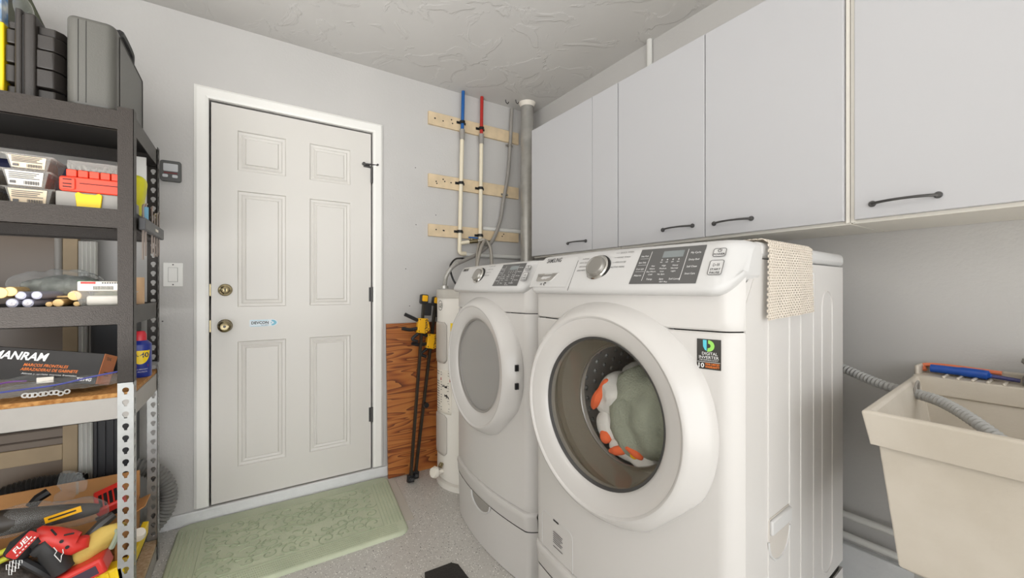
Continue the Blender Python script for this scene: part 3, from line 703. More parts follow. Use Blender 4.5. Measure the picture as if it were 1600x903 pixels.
    for nme, v, h, ww in (('power_button', .88, .020, .026), ('start_button', .47, .036, .028)):
        bt = patch(nme, M_appp, xb - ww / 2, xb + ww / 2, v - h * vm / 2, v + h * vm / 2, .002)
        ed = MB(); o = rrect(ww, h, .004, 3); ed.tube([con(xb + x, v + y * vm, .002) for x, y in o], .0007, 5, closed=True); ed.build('button_outline', M_inkg, bt, True)
        tx = MB()
        if nme == 'power_button':
            tx.tube([con(xb + .0038 * math.sin(a), v + .02 + (.003 + .0038 * math.cos(a)) * vm, .0024) for a in [R_(40 + 280 * k / 14) for k in range(15)]], .0006, 5)
            tx.tube([con(xb, v + .02 + .003 * vm, .0024), con(xb, v + .02 + .0075 * vm, .0024)], .0006, 5); lab(tx, 'POWER', .0068, xb, v - .075, .0024, None, .02)
        else:
            lab(tx, 'START', .0072, xb, v - .08, .0024, None, .02); lab(tx, 'PAUSE', .0072, xb, v - .17, .0024, None, .02)
            for dx in (.002, .005): tx.grid(lambda a, b: con(xb + dx + .0012 * a, v + .03 + .075 * b, .0024), 1, 1)
            tx.tube([con(xb - .006, v + .03, .0024), con(xb - .006, v + .105, .0024), con(xb, v + .067, .0024)], .0005, 4, closed=True)
        tx.build('button_lettering', M_ink, bt, True, smooth=0)
    # cycle names round the dial
    tx = MB()
    for k, s in enumerate(('NORMAL', 'HEAVY DUTY', 'BEDDING', 'PERM PRESS')): lab(tx, s, .0068, kx - .066, .95 - .14 * k, .0012)
    for k, s in enumerate(('QUICK WASH', 'HAND WASH', 'DELICATES', 'ACTIVE WEAR')):
        lab(tx, s, .0068, kx + .078 - .004 * k, 1.07 - .16 * k, .0012); x = kx + .042; tx.grid(lambda a, b: con(x + (.012 if k < 3 else .004) * a, 1.09 - .16 * k + .008 * b, .001), 1, 1)
    tag(tx.build('cycle_names', M_inkg, cs, True, smooth=0), kind='stuff')
    if not dryer:
        dr = patch('detergent_drawer', M_appp, .012, .222, -.02, 1.08, .0008)
        sm = MB(); sm.tube([con(.226 + .012 * (1 - v_), v_ * 1.1 - .15, .0) for v_ in [k / 8 for k in range(9)]], .0009, 5); sm.build('drawer_seam', M_inkg, dr, True)
        o = [(.042, .52), (.16, .52), (.138, .24), (.128, .18), (.052, .18), (.044, .24)]
        rc = on('drawer_grip', M_gray, o, .0009, .0016, dr)
        mb = MB(); mb.grid(lambda a, b: con(.047 + .105 * a, .40 + .07 * b, .0024), 4, 1); mb.build('grip_shade', M_chr2, dr, True)
        mb = MB(); mb.tube([con(x, v, .0016) for x, v in o], .0016, 6, closed=True); mb.build('grip_edge', M_appp, dr, True)
        tx = MB(); lab(tx, 'HE', .009, .085, .055, .0016, None, .02, .2); tx.tube([con(.108 + .005 * math.cos(a), .1 + .005 * math.sin(a) * vm, .002) for a in [R_(30 * k) for k in range(10)]], .001, 5); tx.build('drawer_mark', M_ink, dr, True, smooth=0)
        # service flap
        fx = lambda x, z, o=0: Vector((x, face(x) - o, z))
        o = rrect(.165, .135, .02, 5, .14, .347)
        mb = MB(); mb.tube([fx(x, z, .0005) for x, z in o], .0011, 5, closed=True); fl2 = mb.build('service_flap', M_appp, fp, True)
        mb = MB(); mb.add([fx(x, z, .0012) for x, z in rrect(.03, .006, .002, 3, .14, .411)], [tuple(range(16))]); mb.build('flap_catch', M_ink, fp, True)
        mb = MB()
        for k in range(8):
            L_ = (.05, .046, .05, .04, .05, .044, .02)[k % 7]; y = .372 - .0065 * k
            if k == 6: continue
            mb.add([fx(.125, y, .0012), fx(.125 + L_, y, .0012), fx(.125 + L_, y + .0028, .0012), fx(.125, y + .0028, .0012)], [(0, 1, 2, 3)])
        mb.build('flap_print', M_inkg, fp, True, smooth=0)
        # black sticker
        x0, x1, z0, z1 = .603, .653, .974, 1.042
        mb = MB(); mb.grid(lambda a, b: fx(x0 + (x1 - x0) * a, z0 + (z1 - z0) * b, .001), 8, 2)
        sk = mb.build('sticker', mat('sticker_black', (44, 42, 36), .3), fp, True)
        xm = (x0 + x1) / 2; ws = lambda x, z: (lambda a, b: fx(x + a, z + b, .0018))
        tx = MB(); write(tx, 'DIGITAL', .0092, ws(xm + .002, 1.0065), 0, 0, .032); write(tx, 'INVERTER', .0092, ws(xm, .998), 0, 0, .041); write(tx, 'TECHNOLOGY', .0042, ws(xm, .9935), 0, 0, .04)
        tx.add([fx(x, z, .0018) for x, z in rrect(.047, .0008, 0, 1, xm, .9905)], [(0, 1, 2, 3)]); write(tx, '10', .0145, ws(x0 + .0085, .9775), 0, .02); tx.build('sticker_lettering', M_inkw, sk, True, smooth=0)
        tx = MB(); write(tx, 'YEAR LIMITED', .0058, ws(xm + .0075, .984), 0, .03, .030); write(tx, 'WARRANTY', .0068, ws(xm + .0075, .9775), 0, .03, .030); tx.build('warranty_lettering', M_inko, sk, True, smooth=0)
        mb = MB(); mb.add([fx(xm + x, 1.027 + z, .0018) for x, z in [(-.012, .013), (-.004, .013), (-.004, -.012), (-.008, -.009), (-.0115, -.002)]], [(0, 1, 2, 3, 4)]); mb.build('sticker_emblem', mat('emblem_cyan', (90, 196, 214), .4), sk, True, smooth=0)
        ar = [(.013 * math.cos(R_(a)), .013 * math.sin(R_(a))) for a in range(-100, 91, 10)] + [(.005 * math.cos(R_(a)), .005 * math.sin(R_(a))) for a in range(90, -101, -10)]
        mb = MB(); mb.add([fx(xm - .001 + x, 1.027 + z, .0018) for x, z in ar], [(k, k + 1, len(ar) - 2 - k, len(ar) - 1 - k) for k in range(19)]); mb.build('sticker_emblem', mat('emblem_green', (150, 214, 96), .4), sk, True, smooth=0)
    # ---- door
    DM = frame((W / 2, 0, ZC), (1, 0, 0), (0, 0, 1))        # local z outwards
    RO = .308
    ring = [(.24, -.01), (RO - .01, -.012), (RO - .003, -.004), (RO - .003, .010), (RO, .013), (RO + .0005, .022), (RO - .002, .032), (RO - .009, .046), (RO - .022, .066), (RO - .031, .077), (RO - .038, .083), (RO - .043, .0845), (RO - .047, .083),
            (RO - .050, .0795), (RO - .056, .0785), (.230, .073), (.214, .067), (.207, .060), (.203, .048), (.2, .035)]
    dm = MB().lathe(ring, Matrix.Identity(4), 128); cut = Vector((math.cos(R_(-46)), math.sin(R_(-46)), 0))
    for q in dm.v:
        if q.dot(cut) > .294 and q.to_2d().length > .25: q -= cut * (q.dot(cut) - .294) * .85
    dm.v = [DM @ q for q in dm.v]
    dg = dm.build('door', M_rim, t, True, smooth=32)
    MB().lathe([(RO - .05, .0), (RO - .022, .0), (RO - .020, .03), (RO - .05, .034)], DM, 96).build('door_gap_shade', M_dark, dg, True)  # dark ring stands in for the shadow line behind the door rim
    MB().lathe([(.199, .05), (.2035, .053), (.2065, .0575), (.2045, .0585), (.199, .055)], DM, 72).build('glass_trim', M_iron if not dryer else M_gray, dg, True)
    if dryer:
        MB().lathe([(0, .049), (.16, .0485), (.2, .047)], DM, 64).build('glass', clear('dryer_glass', (196, 192, 188), .5, .1), dg, True)
        MB().lathe([(.2, .04), (.19, -.02), (.19, -.06)], DM, 56).build('inner_ring', M_gray, dg, True)
        MB().lathe([(.21, -.05), (.29, -.08), (.29, -.5), (.0, -.52)], DM, 56).build('drum', mat('dryer_drum', (215, 212, 208), .4), t, True)
        for z in (-.035, .035): MB().box((RO * .985, -.045, ZC + z - .014) if False else (W / 2 + RO - .004, -.05, ZC + z - .012), (W / 2 + RO + .0035, -.036, ZC + z + .012)).build('hinge_cover', M_black, dg, True)
    else:
        MB().lathe([(0, .052), (.12, .051), (.2, .048)], DM, 64).build('glass', M_glass, dg, True)
        MB().lathe([(.202, .047), (.196, .02), (.184, -.03), (.178, -.05), (.172, -.052)], DM, 72).build('glass_bowl', clear('bowl_plastic', (128, 119, 100), .5, .1), dg, True)
        MB().lathe([(.172, -.053), (.170, -.056), (.176, -.060), (.179, -.056), (.172, -.053)], DM, 72).build('bowl_ring', M_chr2, dg, True)
        MB().lathe([(.225, .0), (.235, -.03), (.20, -.07), (.19, -.09)], DM, 56).build('gasket', mat('rubber_gasket', (165, 158, 146), .6), t, True)
        dm_ = MB().lathe([(.19, -.09), (.26, -.1), (.26, -.44), (.0, -.46)], DM, 64).build('drum', mat('drum_steel', (205, 198, 188), .4, .1), t, True)
        hs = MB()
        for ring_ in range(7):
            for k in range(44):
                a = 2 * PI * (k + .5 * (ring_ % 2)) / 44
                p = DM @ Vector((.2595 * math.cos(a), .2595 * math.sin(a), -.13 - .045 * ring_)); q = DM @ Vector((.255 * math.cos(a), .255 * math.sin(a), -.13 - .045 * ring_))
                hs.cyl(p, q, .010, .005, 6)
        hs.build('drum_dimple', M_steel, dm_, True)
    return t, DM
washer, WDM = machine('washing_machine', 'white front-load washing machine with green laundry behind its glass door', (.843, 1.147, 0), R_(-86.5), False)
dryer_, _ = machine('clothes_dryer', 'white clothes dryer with an empty grey glass door, left of the washer', (.922, 1.935, 0), R_(-91.5), True)
# laundry in the drum
WW = WM[washer.name] @ WDM
def laundry(name, lab, cat, parts, m, group=None):
    mb = MB()
    for c, s, r_, amp, sd in parts: mb.blob(c, s, r_, 2.2, amp, 9, sd, 40, 24)
    mb.v = [WW @ q for q in mb.v]; o = mb.build(name, m, smooth=60); return tag(o, lab, cat, group)
laundry('towel', 'sage green towel filling the washer drum behind the glass', 'towel', [((.078, -.03, -.14), (.16, .148, .11), (.2, .1, .5), .03, 3)], M_towel)
laundry('cloth', 'white crumpled cloth with orange edges in the drum, left of the green towel', 'cloth', [((-.075, .0, -.105), (.05, .075, .045), (0, .2, -.5), .026, 5), ((-.085, -.085, -.10), (.04, .05, .035), (0, 0, .3), .02, 9), ((-.01, .075, -.17), (.085, .05, .05), (0, 0, .3), .035, 8), ((.02, -.15, -.085), (.085, .03, .03), (0, 0, -.15), .016, 11)], M_cloth)
oc = bpy.data.objects['cloth']
for c, s_, r_ in (((-.108, .005, -.072), (.016, .062, .014), (0, 0, -.55)), ((-.085, -.118, -.072), (.02, .022, .012), (0, 0, .5)), ((-.03, -.142, -.062), (.032, .013, .012), (0, 0, .35)), ((.02, -.118, -.056), (.045, .009, .010), (0, 0, -.45))):
    om = MB(); om.blob(c, s_, r_, 2.4, .008, 20, 3, 22, 12); om.v = [WW @ q for q in om.v]; om.build('orange_edge', M_cloth_o, oc)
om = MB(); om.blob((.035, -.135, -.052), (.012, .010, .006), (0, 0, 0), 2.4); om.v = [WW @ q for q in om.v]; om.build('yellow_spot', M_amber, oc)
laundry('dark_garment', 'dark grey-green garment at the top of the washer drum', 'garment', [((.06, .10, -.24), (.13, .08, .06), (0, 0, -.2), .03, 15)], mat('dark_garment', (84, 90, 86), .9))
# knitted non-slip towel draped over the washer's side
WMm = WM[washer.name]; tw = MB(); nu, nv = 22, 44
y0, y1 = .115, .40
def drape(a, b):          # a along the depth, b from the lid over the edge and down
    Ln = .10 + .178; s_ = b * Ln; y = y0 + (y1 - y0) * a
    x = W - .085 + s_ if s_ < .078 else None
    if s_ < .078: p = (W - .082 + s_, y, ZT + .006)
    else:
        k = s_ - .078; r_ = .018
        if k < r_ * PI / 2: p = (W - .004 + r_ * math.sin(k / r_), y, ZT + .006 - r_ * (1 - math.cos(k / r_)))
        else: p = (W + .014 - .002 * math.sin(a * 7), y + .014 * (k - .03) / .2 * (a - .3) * 2, ZT - .012 - (k - r_ * PI / 2) * (1 - .06 * a))
    return WMm @ Vector((p[0] + .0012 * math.sin(a * 23) * (b > .4), p[1], p[2]))
vs = []; fs = []
for j in range(nv):
    for i in range(nu):
        off = .5 * (j % 2)
        qs = [(i + off, j), (i + 1 + off, j), (i + 1 + off, j + 1), (i + off, j + 1)]
        b0 = len(vs); cc = (sum(q[0] for q in qs) / 4, sum(q[1] for q in qs) / 4)
        vs += [drape(q[0] / (nu + .5), q[1] / nv) for q in qs] + [drape((cc[0] + (q[0] - cc[0]) * .5) / (nu + .5), (cc[1] + (q[1] - cc[1]) * .5) / nv) for q in qs]
        fs += [(b0 + k, b0 + (k + 1) % 4, b0 + 4 + (k + 1) % 4, b0 + 4 + k) for k in range(4)]
tw.add(vs, fs); tag(tw.build('knit_towel', M_weave, solid=.0022, smooth=0), 'beige open-knit cloth draped over the near top edge of the washer', 'cloth')
# ------------------------------------------------------------------ utility sink
SX0, SX1, SY0, SY1, SZ = 1.13, 1.735, .325, -.30, .89
sk = thing('utility_sink', 'cream plastic laundry tub at the right wall, beside the washer', 'sink', ((SX0 + SX1) / 2, 0, 0))
def ringpts(x0, x1, y0, y1, z): return [(x0, y1, z), (x1, y1, z), (x1, y0 + .045, z), (x0, y0, z)]
lv = [ringpts(SX0 + .012, SX1 - .012, SY0 - .012, SY1 + .012, SZ - .074),                       # band lower edge
      ringpts(SX0, SX1, SY0, SY1, SZ - .004), ringpts(SX0 + .004, SX1 - .004, SY0 - .004, SY1 + .004, SZ),
      ringpts(SX0 + .014, SX1 - .012, SY0 - .014, SY1 + .014, SZ), ringpts(SX0 + .018, SX1 - .016, SY0 - .018, SY1 + .018, SZ - .006),
      ringpts(SX0 + .07, SX1 - .06, SY0 - .075, SY1 + .07, SZ - .31)]
tb = MB(); vs = [p for l_ in lv for p in l_]
tb.add(vs, [(4 * k + i, 4 * k + (i + 1) % 4, 4 * k + 4 + (i + 1) % 4, 4 * k + 4 + i) for k in range(len(lv) - 1) for i in range(4)] + [(20, 21, 22, 23)])
lo = [ringpts(SX0 + .022, SX1 - .02, SY0 - .022, SY1 + .02, SZ - .06), ringpts(SX0 + .05, SX1 - .05, SY0 - .05, SY1 + .05, SZ - .335), ringpts(SX0 + .075, SX1 - .07, SY0 - .075, SY1 + .07, SZ - .35)]
vs = [p for l_ in lo for p in l_]
tb.add(vs, [(4 * k + (i + 1) % 4, 4 * k + i, 4 * k + 4 + i, 4 * k + 4 + (i + 1) % 4) for k in range(2) for i in range(4)] + [(11, 10, 9, 8)])
tub = tb.build('tub', M_tub, sk, smooth=0, bevel=.003)
# deck at the back with soap tray ridges and an upstand
YD0, YD1 = SY0 + .042, SY1 + .004
dk = MB().box((SX1 - .03, YD1, SZ - .05), (1.81, YD0 - .0, SZ + .004)).box((1.795, YD1, SZ), (1.812, YD0, SZ + .03)).box((SX1 - .01, YD0 - .010, SZ), (1.80, YD0, SZ + .03))
dk.build('deck', M_tub, sk, bevel=.004)
for k in range(5): MB().box((SX1 - .028, .298 - .0285 * k, SZ + .002), (SX1 + .035, .305 - .0285 * k, SZ + .010)).build('tray_ridge', M_tub, sk, bevel=.003)
MB().box((SX0 + .002, .075, SZ - .0745), (SX0 + .016, SY1 + .02, SZ - .052)).build('band_notch', M_tub, sk)
for x in (SX0 + .09, SX1 - .09):
    for y in (SY0 - .09, SY1 + .09):
        MB().prism([(-.02, -.02), (.02, -.02), (.02, -.014), (-.014, -.014), (-.014, .02), (-.02, .02)], 0, SZ - .34, Matrix.Translation((x, y, 0))).build('leg', M_galv, sk)
hl = MB(); c_ = Vector((1.60, SY0 + .012, SZ - .03))
hl.tube([c_ + Vector((.02 * math.cos(a), -.0035 * math.sin(a) - .001, .032 * math.sin(a))) for a in [k * PI / 12 for k in range(24)]], .003, 6, closed=True)
hl.build('hose_hole_rim', M_gray, sk)
dr_ = hosething('drain_hose', 'grey ribbed drain hose from the washer into the sink', 'hose', [(1.70, .74, .95), (1.69, .60, .912), (1.66, .50, .882), (1.62, .41, .862), (1.60, .345, .857), (1.545, .27, .852), (1.45, .186, .826), (1.36, .09, .77), (1.32, .02, .70)], .0150, M_hose, 14, .0115)
br = thing('dish_brush', 'blue-handled brush lying on the sink deck', 'brush', (1.765, .15, SZ + .004))
MB().tube(spline([(1.765, .338, SZ + .021), (1.765, .29, SZ + .021), (1.765, .235, SZ + .020), (1.765, .215, SZ + .018)], 6), .0125, 12, [.012] * 8 + [.0135] * 8 + [.009, .006, .006]).build('handle', mat('brush_blue', (24, 78, 168), .35), br)
MB().cyl((1.765, .217, SZ + .018), (1.765, .165, SZ + .014), .0055).build('ferrule', mat('brush_violet', (70, 70, 120), .4), br)
tag(MB().tube(spline([(1.772, .352, SZ + .012), (1.784, .357, SZ + .026), (1.788, .31, SZ + .030), (1.789, .20, SZ + .026)], 6), .006).build('orange_scraper', mat('orange_plastic', (235, 130, 90), .4)), 'thin orange plastic strip behind the blue brush on the sink', 'strip')
fa = thing('faucet', 'pitted metal tap with a flared handle on the sink deck', 'tap', (1.76, .12, SZ + .004))
M_pit = mat('pitted_metal', (176, 172, 164), .4, .6, bump=.8, bscale=90, var=.35, vscale=60)
MB().lathe([(0, 0), (.036, 0), (.037, .018), (.033, .028), (.02, .032), (0, .032)], Matrix.Translation((1.755, .125, SZ + .004)), 24).build('base', M_pit, fa)
MB().lathe([(0, .03), (.018, .03), (.03, .048), (.046, .064), (.044, .074), (.02, .08), (0, .08)], Matrix.Translation((1.755, .118, SZ + .004)), 10).build('flared_handle', M_pit, fa, smooth=20)
MB().tube(spline([(1.755, .09, SZ + .02), (1.73, .0, SZ + .05), (1.66, -.07, SZ + .09), (1.60, -.09, SZ + .06)], 6), .012, 10).build('spout', M_chrome, fa)
for lab, z in (('upper white pipe along the right wall behind the sink', .347), ('lower white pipe along the right wall behind the sink', .273)):
    tag(MB().cyl((XR - .045, -1.6, z), (XR - .045, 1.9, z), .0115).build('wall_pipe', M_pvc), lab, 'pipe')
# ------------------------------------------------------------------ mats
mt = thing('floor_mat', 'thick sage green cushioned mat with scroll relief before the door', 'mat', (.2, 2.18, 0))
ang = math.atan2(1.862 - 1.70, 0) if False else 0
MC = [(.644, 1.868), (.712, 2.492), (-.278, 2.505), (-.292, 1.868)]
def q2(a, b): # bilinear over the mat, a along its length, b towards the wall
    A, B, C_, D_ = Vector(MC[3]), Vector(MC[0]), Vector(MC[1]), Vector(MC[2]); p = (A * (1 - a) + B * a) * (1 - b) + (D_ * (1 - a) + C_ * a) * b
    return p
o = []
for (cx, cy, sx, sy, a0) in ((1, 0, -1, 1, -90), (1, 1, -1, -1, 0), (0, 1, 1, -1, 90), (0, 0, 1, 1, 180)):
    for k in range(7):
        t_ = R_(a0 + 15 * k); r1, r2 = .05, .078
        o.append(tuple(q2(cx + sx * r1 + r1 * math.cos(t_), cy + sy * r2 + r2 * math.sin(t_))))
ctr = Vector((.2, 2.18)); rows = []
for k, z in ((1, 0), (1, .004), (.996, .008), (.985, .0145), (.975, .0155)): rows.append([(ctr.x + (x - ctr.x) * k, ctr.y + (y - ctr.y) * (k if k > .99 else k - .015), z) for x, y in o])
mm = MB(); n = len(o); mm.add([p for r_ in rows for p in r_], [(j * n + i, j * n + (i + 1) % n, (j + 1) * n + (i + 1) % n, (j + 1) * n + i) for j in range(len(rows) - 1) for i in range(n)] + [tuple(range(4 * n, 5 * n))])
mm.build('pad', M_mat, mt, smooth=35)
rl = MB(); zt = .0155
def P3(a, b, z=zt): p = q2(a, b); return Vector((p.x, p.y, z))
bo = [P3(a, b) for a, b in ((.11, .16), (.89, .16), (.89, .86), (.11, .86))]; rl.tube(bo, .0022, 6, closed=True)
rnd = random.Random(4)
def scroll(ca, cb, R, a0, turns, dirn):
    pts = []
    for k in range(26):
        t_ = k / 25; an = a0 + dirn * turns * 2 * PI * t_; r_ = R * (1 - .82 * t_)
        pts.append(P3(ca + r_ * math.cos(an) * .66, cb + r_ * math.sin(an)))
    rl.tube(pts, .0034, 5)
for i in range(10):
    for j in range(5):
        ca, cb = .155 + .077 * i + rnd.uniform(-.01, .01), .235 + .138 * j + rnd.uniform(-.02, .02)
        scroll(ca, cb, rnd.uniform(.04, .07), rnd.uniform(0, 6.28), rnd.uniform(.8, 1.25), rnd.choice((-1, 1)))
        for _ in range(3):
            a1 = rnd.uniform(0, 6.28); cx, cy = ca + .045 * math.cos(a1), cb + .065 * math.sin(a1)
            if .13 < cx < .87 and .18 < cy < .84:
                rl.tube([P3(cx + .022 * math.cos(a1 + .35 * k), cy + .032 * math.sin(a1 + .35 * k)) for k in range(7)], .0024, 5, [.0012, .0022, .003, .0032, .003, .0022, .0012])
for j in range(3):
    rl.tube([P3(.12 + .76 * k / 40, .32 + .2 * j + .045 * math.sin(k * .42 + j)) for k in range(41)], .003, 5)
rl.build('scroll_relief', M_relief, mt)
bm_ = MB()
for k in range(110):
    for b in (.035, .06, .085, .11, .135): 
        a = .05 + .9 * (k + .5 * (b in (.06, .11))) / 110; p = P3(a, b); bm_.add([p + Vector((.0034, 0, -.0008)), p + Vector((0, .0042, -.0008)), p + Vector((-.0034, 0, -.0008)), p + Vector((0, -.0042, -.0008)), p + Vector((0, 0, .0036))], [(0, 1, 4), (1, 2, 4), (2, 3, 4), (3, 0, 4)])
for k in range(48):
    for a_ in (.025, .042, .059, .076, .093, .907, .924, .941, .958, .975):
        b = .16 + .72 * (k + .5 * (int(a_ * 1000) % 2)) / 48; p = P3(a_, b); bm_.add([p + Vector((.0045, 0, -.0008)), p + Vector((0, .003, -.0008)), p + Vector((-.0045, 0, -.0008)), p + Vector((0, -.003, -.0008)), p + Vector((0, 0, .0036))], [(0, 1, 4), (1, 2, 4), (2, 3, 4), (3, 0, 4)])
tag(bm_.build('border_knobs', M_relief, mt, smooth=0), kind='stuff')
um = [(.50, 1.99), (.70, 1.962), (.752, 2.485), (.55, 2.49)]
tag(MB().prism(um, 0, .003).build('thin_mat', mat('thin_grey_mat', (186, 180, 170), .6), bevel=.001), 'thin pale grey mat sticking out under the green mat', 'mat')
fm = [(.56, 1.40), (.705, 1.40), (.735, 1.545), (.60, 1.565)]
tag(MB().prism([(.55, 1.42), (.735, 1.40), (.735, 1.535), (.715, 1.56), (.60, 1.565)], 0, .008).build('doormat', mat('charcoal_mat', (50, 46, 42), .95, bump=1, bscale=200, var=.3, vscale=120)), 'corner of a dark charcoal doormat on the speckled floor', 'mat')
# ------------------------------------------------------------------ shelving rack
RX, RY0, RY1, RL = -.32, 1.83, 2.30, -1.24
rack = thing('shelving_rack', 'steel shelving rack, brown above and galvanised below, left of the door', 'shelf', (RX - .46, (RY0 + RY1) / 2, 0))
def punched(mb, M, wd, z0, z1, pitch=.0398, hole=True, th=.0018):   # flange in local x (0..wd), y up, with keyhole slots
    n = int((z1 - z0) / pitch); y = z0
    for k in range(n + 1):
        ya, yb = z0 + k * pitch, min(z1, z0 + (k + 1) * pitch)
        if yb - ya < pitch * .9 or not hole: mb.box((0, ya, -th), (wd, yb, 0), M); continue
        cx, cy = wd * .5, (ya + yb) / 2 + .003
        inn = [(cx + .0088 * math.cos(R_(a)), cy + .0088 * math.sin(R_(a))) for a in (-20, 20, 55, 90, 125, 160, 200)] + [(cx - .0042, cy - .009), (cx - .0038, cy - .0145), (cx + .0038, cy - .0145), (cx + .0042, cy - .009)]
        out = []
        for x, q in inn:
            dx, dy = x - cx, q - (ya + yb) / 2; s_ = min((wd / 2) / abs(dx) if dx else 9e9, (pitch / 2) / abs(dy) if dy else 9e9); out.append((cx + dx * s_, (ya + yb) / 2 + dy * s_))
        cor = [(wd, yb), (0, yb), (0, ya), (wd, ya)]
        m_ = len(inn); vs = []; fs = []
        for zz in (0, -th): vs += [(x, q, zz) for x, q in inn] + [(x, q, zz) for x, q in out]
        for i in range(m_):
            j = (i + 1) % m_
            fs.append((i, m_ + i, m_ + j, j)); fs.append((2 * m_ + j, 3 * m_ + j, 3 * m_ + i, 2 * m_ + i)); fs.append((j, 2 * m_ + j, 2 * m_ + i, i))
        mb.add(vs, fs, M)
        # fill the corner wedges left between consecutive outer points on different edges
        for i in range(m_):
            a_, b_ = out[i], out[(i + 1) % m_]
            if abs(a_[0] - b_[0]) > 1e-6 and abs(a_[1] - b_[1]) > 1e-6:
                c3 = min(cor, key=lambda c: abs(c[0] - a_[0]) + abs(c[1] - a_[1]) + abs(c[0] - b_[0]) + abs(c[1] - b_[1]))
                mb.add([(a_[0], a_[1], 0), (c3[0], c3[1], 0), (b_[0], b_[1], 0)], [(0, 1, 2)], M); mb.add([(a_[0], a_[1], -th), (b_[0], b_[1], -th), (c3[0], c3[1], -th)], [(0, 1, 2)], M)
ZJ = .845
def post(cx, cy, sx, sy):     # corner at cx, cy; flanges run towards sx and sy
    for z0, z1, m, hole in ((0, ZJ, M_galv, True), (ZJ - .002, 1.758, M_hammer, cy > 2)):
        mb = MB()
        punched(mb, frame((cx if sx > 0 else cx - .04, cy, 0), (1, 0, 0), (0, 0, 1)), .04, z0, z1, hole=hole)
        punched(mb, frame((cx, cy - .04 if sy < 0 else cy, 0), (0, 1, 0), (0, 0, 1)), .04, z0, z1, hole=hole)
        mb.build('post', m, rack, smooth=0)
post(RX, RY0, -1, 1); post(RX, RY1, -1, -1); post(RL, RY0, 1, 1); post(RL, RY1, 1, -1)
for z, m, brd in ((1.745, M_hammer, M_blackboard), (1.418, M_hammer, M_blackboard), (1.10, M_hammer, M_blackboard), (.797, M_beamg, M_osb), (.062, M_beamg, M_osbl)):
    h = .064 if z > .8 or z < .1 else .072
    h = min(h, z - .002)
    for y in (RY0 + .002, RY1 - .004): MB().box((RL + .004, y, z - h), (RX - .004, y + .002, z)).box((RL + .004, min(y, y + (.014 if y < 2 else -.014)), z - h), (RX - .004, max(y + .002, y + (.014 if y < 2 else -.012)), z - h + .002)).build('beam', m, rack, smooth=0)
    for x in (RL + .003, RX - .005): MB().box((x, RY0 + .004, z - h), (x + .002, RY1 - .004, z)).build('side_beam', m, rack, smooth=0)
    lip = 0.0 if z < .8 else -.012
    MB().box((RL + .006, RY0 + .005, z + lip), (RX - .006, RY1 - .005, z + lip + (.014 if z < .8 else .010))).build('shelf_board', brd, rack, smooth=0)
Z1, Z2, Z3, Z4, Z5 = 1.7435, 1.4165, 1.0985, .8115, .0765
# ------------------------------------------------------------------ top shelf
def single(mb, name, m, lab, cat, group=None, **kw): return tag(mb.build(name, m, **kw), lab, cat, group)
mat('case_shadow', (48, 47, 45), .5)
gc = thing('tool_case', 'smooth light grey plastic tool case standing on the top shelf', 'case', (-.42, 2.07, Z1))
x0, x1, y0, y1 = -.486, -.368, 1.85, 2.285; ZG = 2.036
MB().prism(rrect(x1 - x0, y1 - y0, .026, 8, (x0 + x1) / 2, (y0 + y1) / 2), Z1, ZG).build('shell', M_grayc, gc, bevel=.014, seg=5)
for dx in (.030, .048):
    MB().tube([(x0 + dx, y0 + .012, Z1 + .003), (x0 + dx, y0 - .0002, Z1 + .016), (x0 + dx, y0 - .0002, ZG - .014), (x0 + dx, y0 + .014, ZG), (x0 + dx, y1 - .02, ZG)], .0011, 5).build('seam', MATS['case_shadow'], gc)
sp = MB(); o = rrect(y1 - y0 - .075, .262, .008, 3); FM = frame((x1, (y0 + y1) / 2 + .008, 1.889), (0, 1, 0), (0, 0, 1)); sp.tube([FM @ Vector((x, y, .0005)) for x, y in o], .0018, 5, closed=True); sp.build('side_groove', MATS['case_shadow'], gc)
MB().tube(spline([(-.388, 1.96, 2.03), (-.384, 1.97, 2.062), (-.382, 2.0, 2.074), (-.382, 2.12, 2.074), (-.384, 2.15, 2.062), (-.388, 2.16, 2.03)], 6), .011, 8).build('handle', M_black, gc)
dc = thing('tool_case', 'dark ribbed plastic tool case on the top shelf, left of the grey case', 'case', (-.54, 2.0, Z1))
def slab(nm, xa, xb, ya, yb, za, zb, m, p, r_=.008, bv=.005): MB().prism(rrect(xb - xa, yb - ya, r_, 3, (xa + xb) / 2, (ya + yb) / 2), za, zb).build(nm, m, p, bevel=bv)
slab('shell', -.596, -.580, 1.862, 2.26, Z1, 2.016, M_darkc, dc, .006, .004); slab('shell', -.578, -.552, 1.862, 2.26, Z1, 2.008, M_darkc, dc, .006, .004)
MB().box((-.581, 1.866, Z1 + .01), (-.577, 2.25, 2.0)).build('seam', M_dark, dc)
for z0, z1, ya in ((Z1 + .004, 1.785, .012), (1.789, 1.845, .0), (1.849, 1.905, .0), (1.909, 1.955, .004), (1.958, 1.985, .016)):
    d_ = MB().prism([(-.553, 1.868 + ya), (-.516, 1.868 + ya), (-.500, 1.886 + ya), (-.494, 1.93), (-.494, 2.24), (-.553, 2.24)], z0, z1).build('rib', M_darkc, dc, bevel=.003)
    slab('rib', -.617, -.595, 1.870 + ya, 2.24, z0, z1 - .004, M_darkc, dc, .006, .003)
MB().box((-.612, 1.91, Z1), (-.502, 2.23, 1.972)).build('core', M_black, dc)
MB().tube(spline([(-.565, 2.0, 2.0), (-.565, 2.01, 2.03), (-.565, 2.1, 2.032), (-.565, 2.11, 2.0)], 5), .008, 8).build('handle', M_black, dc)
yb_ = thing('yellow_box', 'yellow box at the left end of the top shelf', 'box', (-.68, 2.0, Z1))
MB().box((-.77, 1.87, Z1), (-.6195, 2.2, 1.965)).build('box', M_yellow, yb_, bevel=.004)
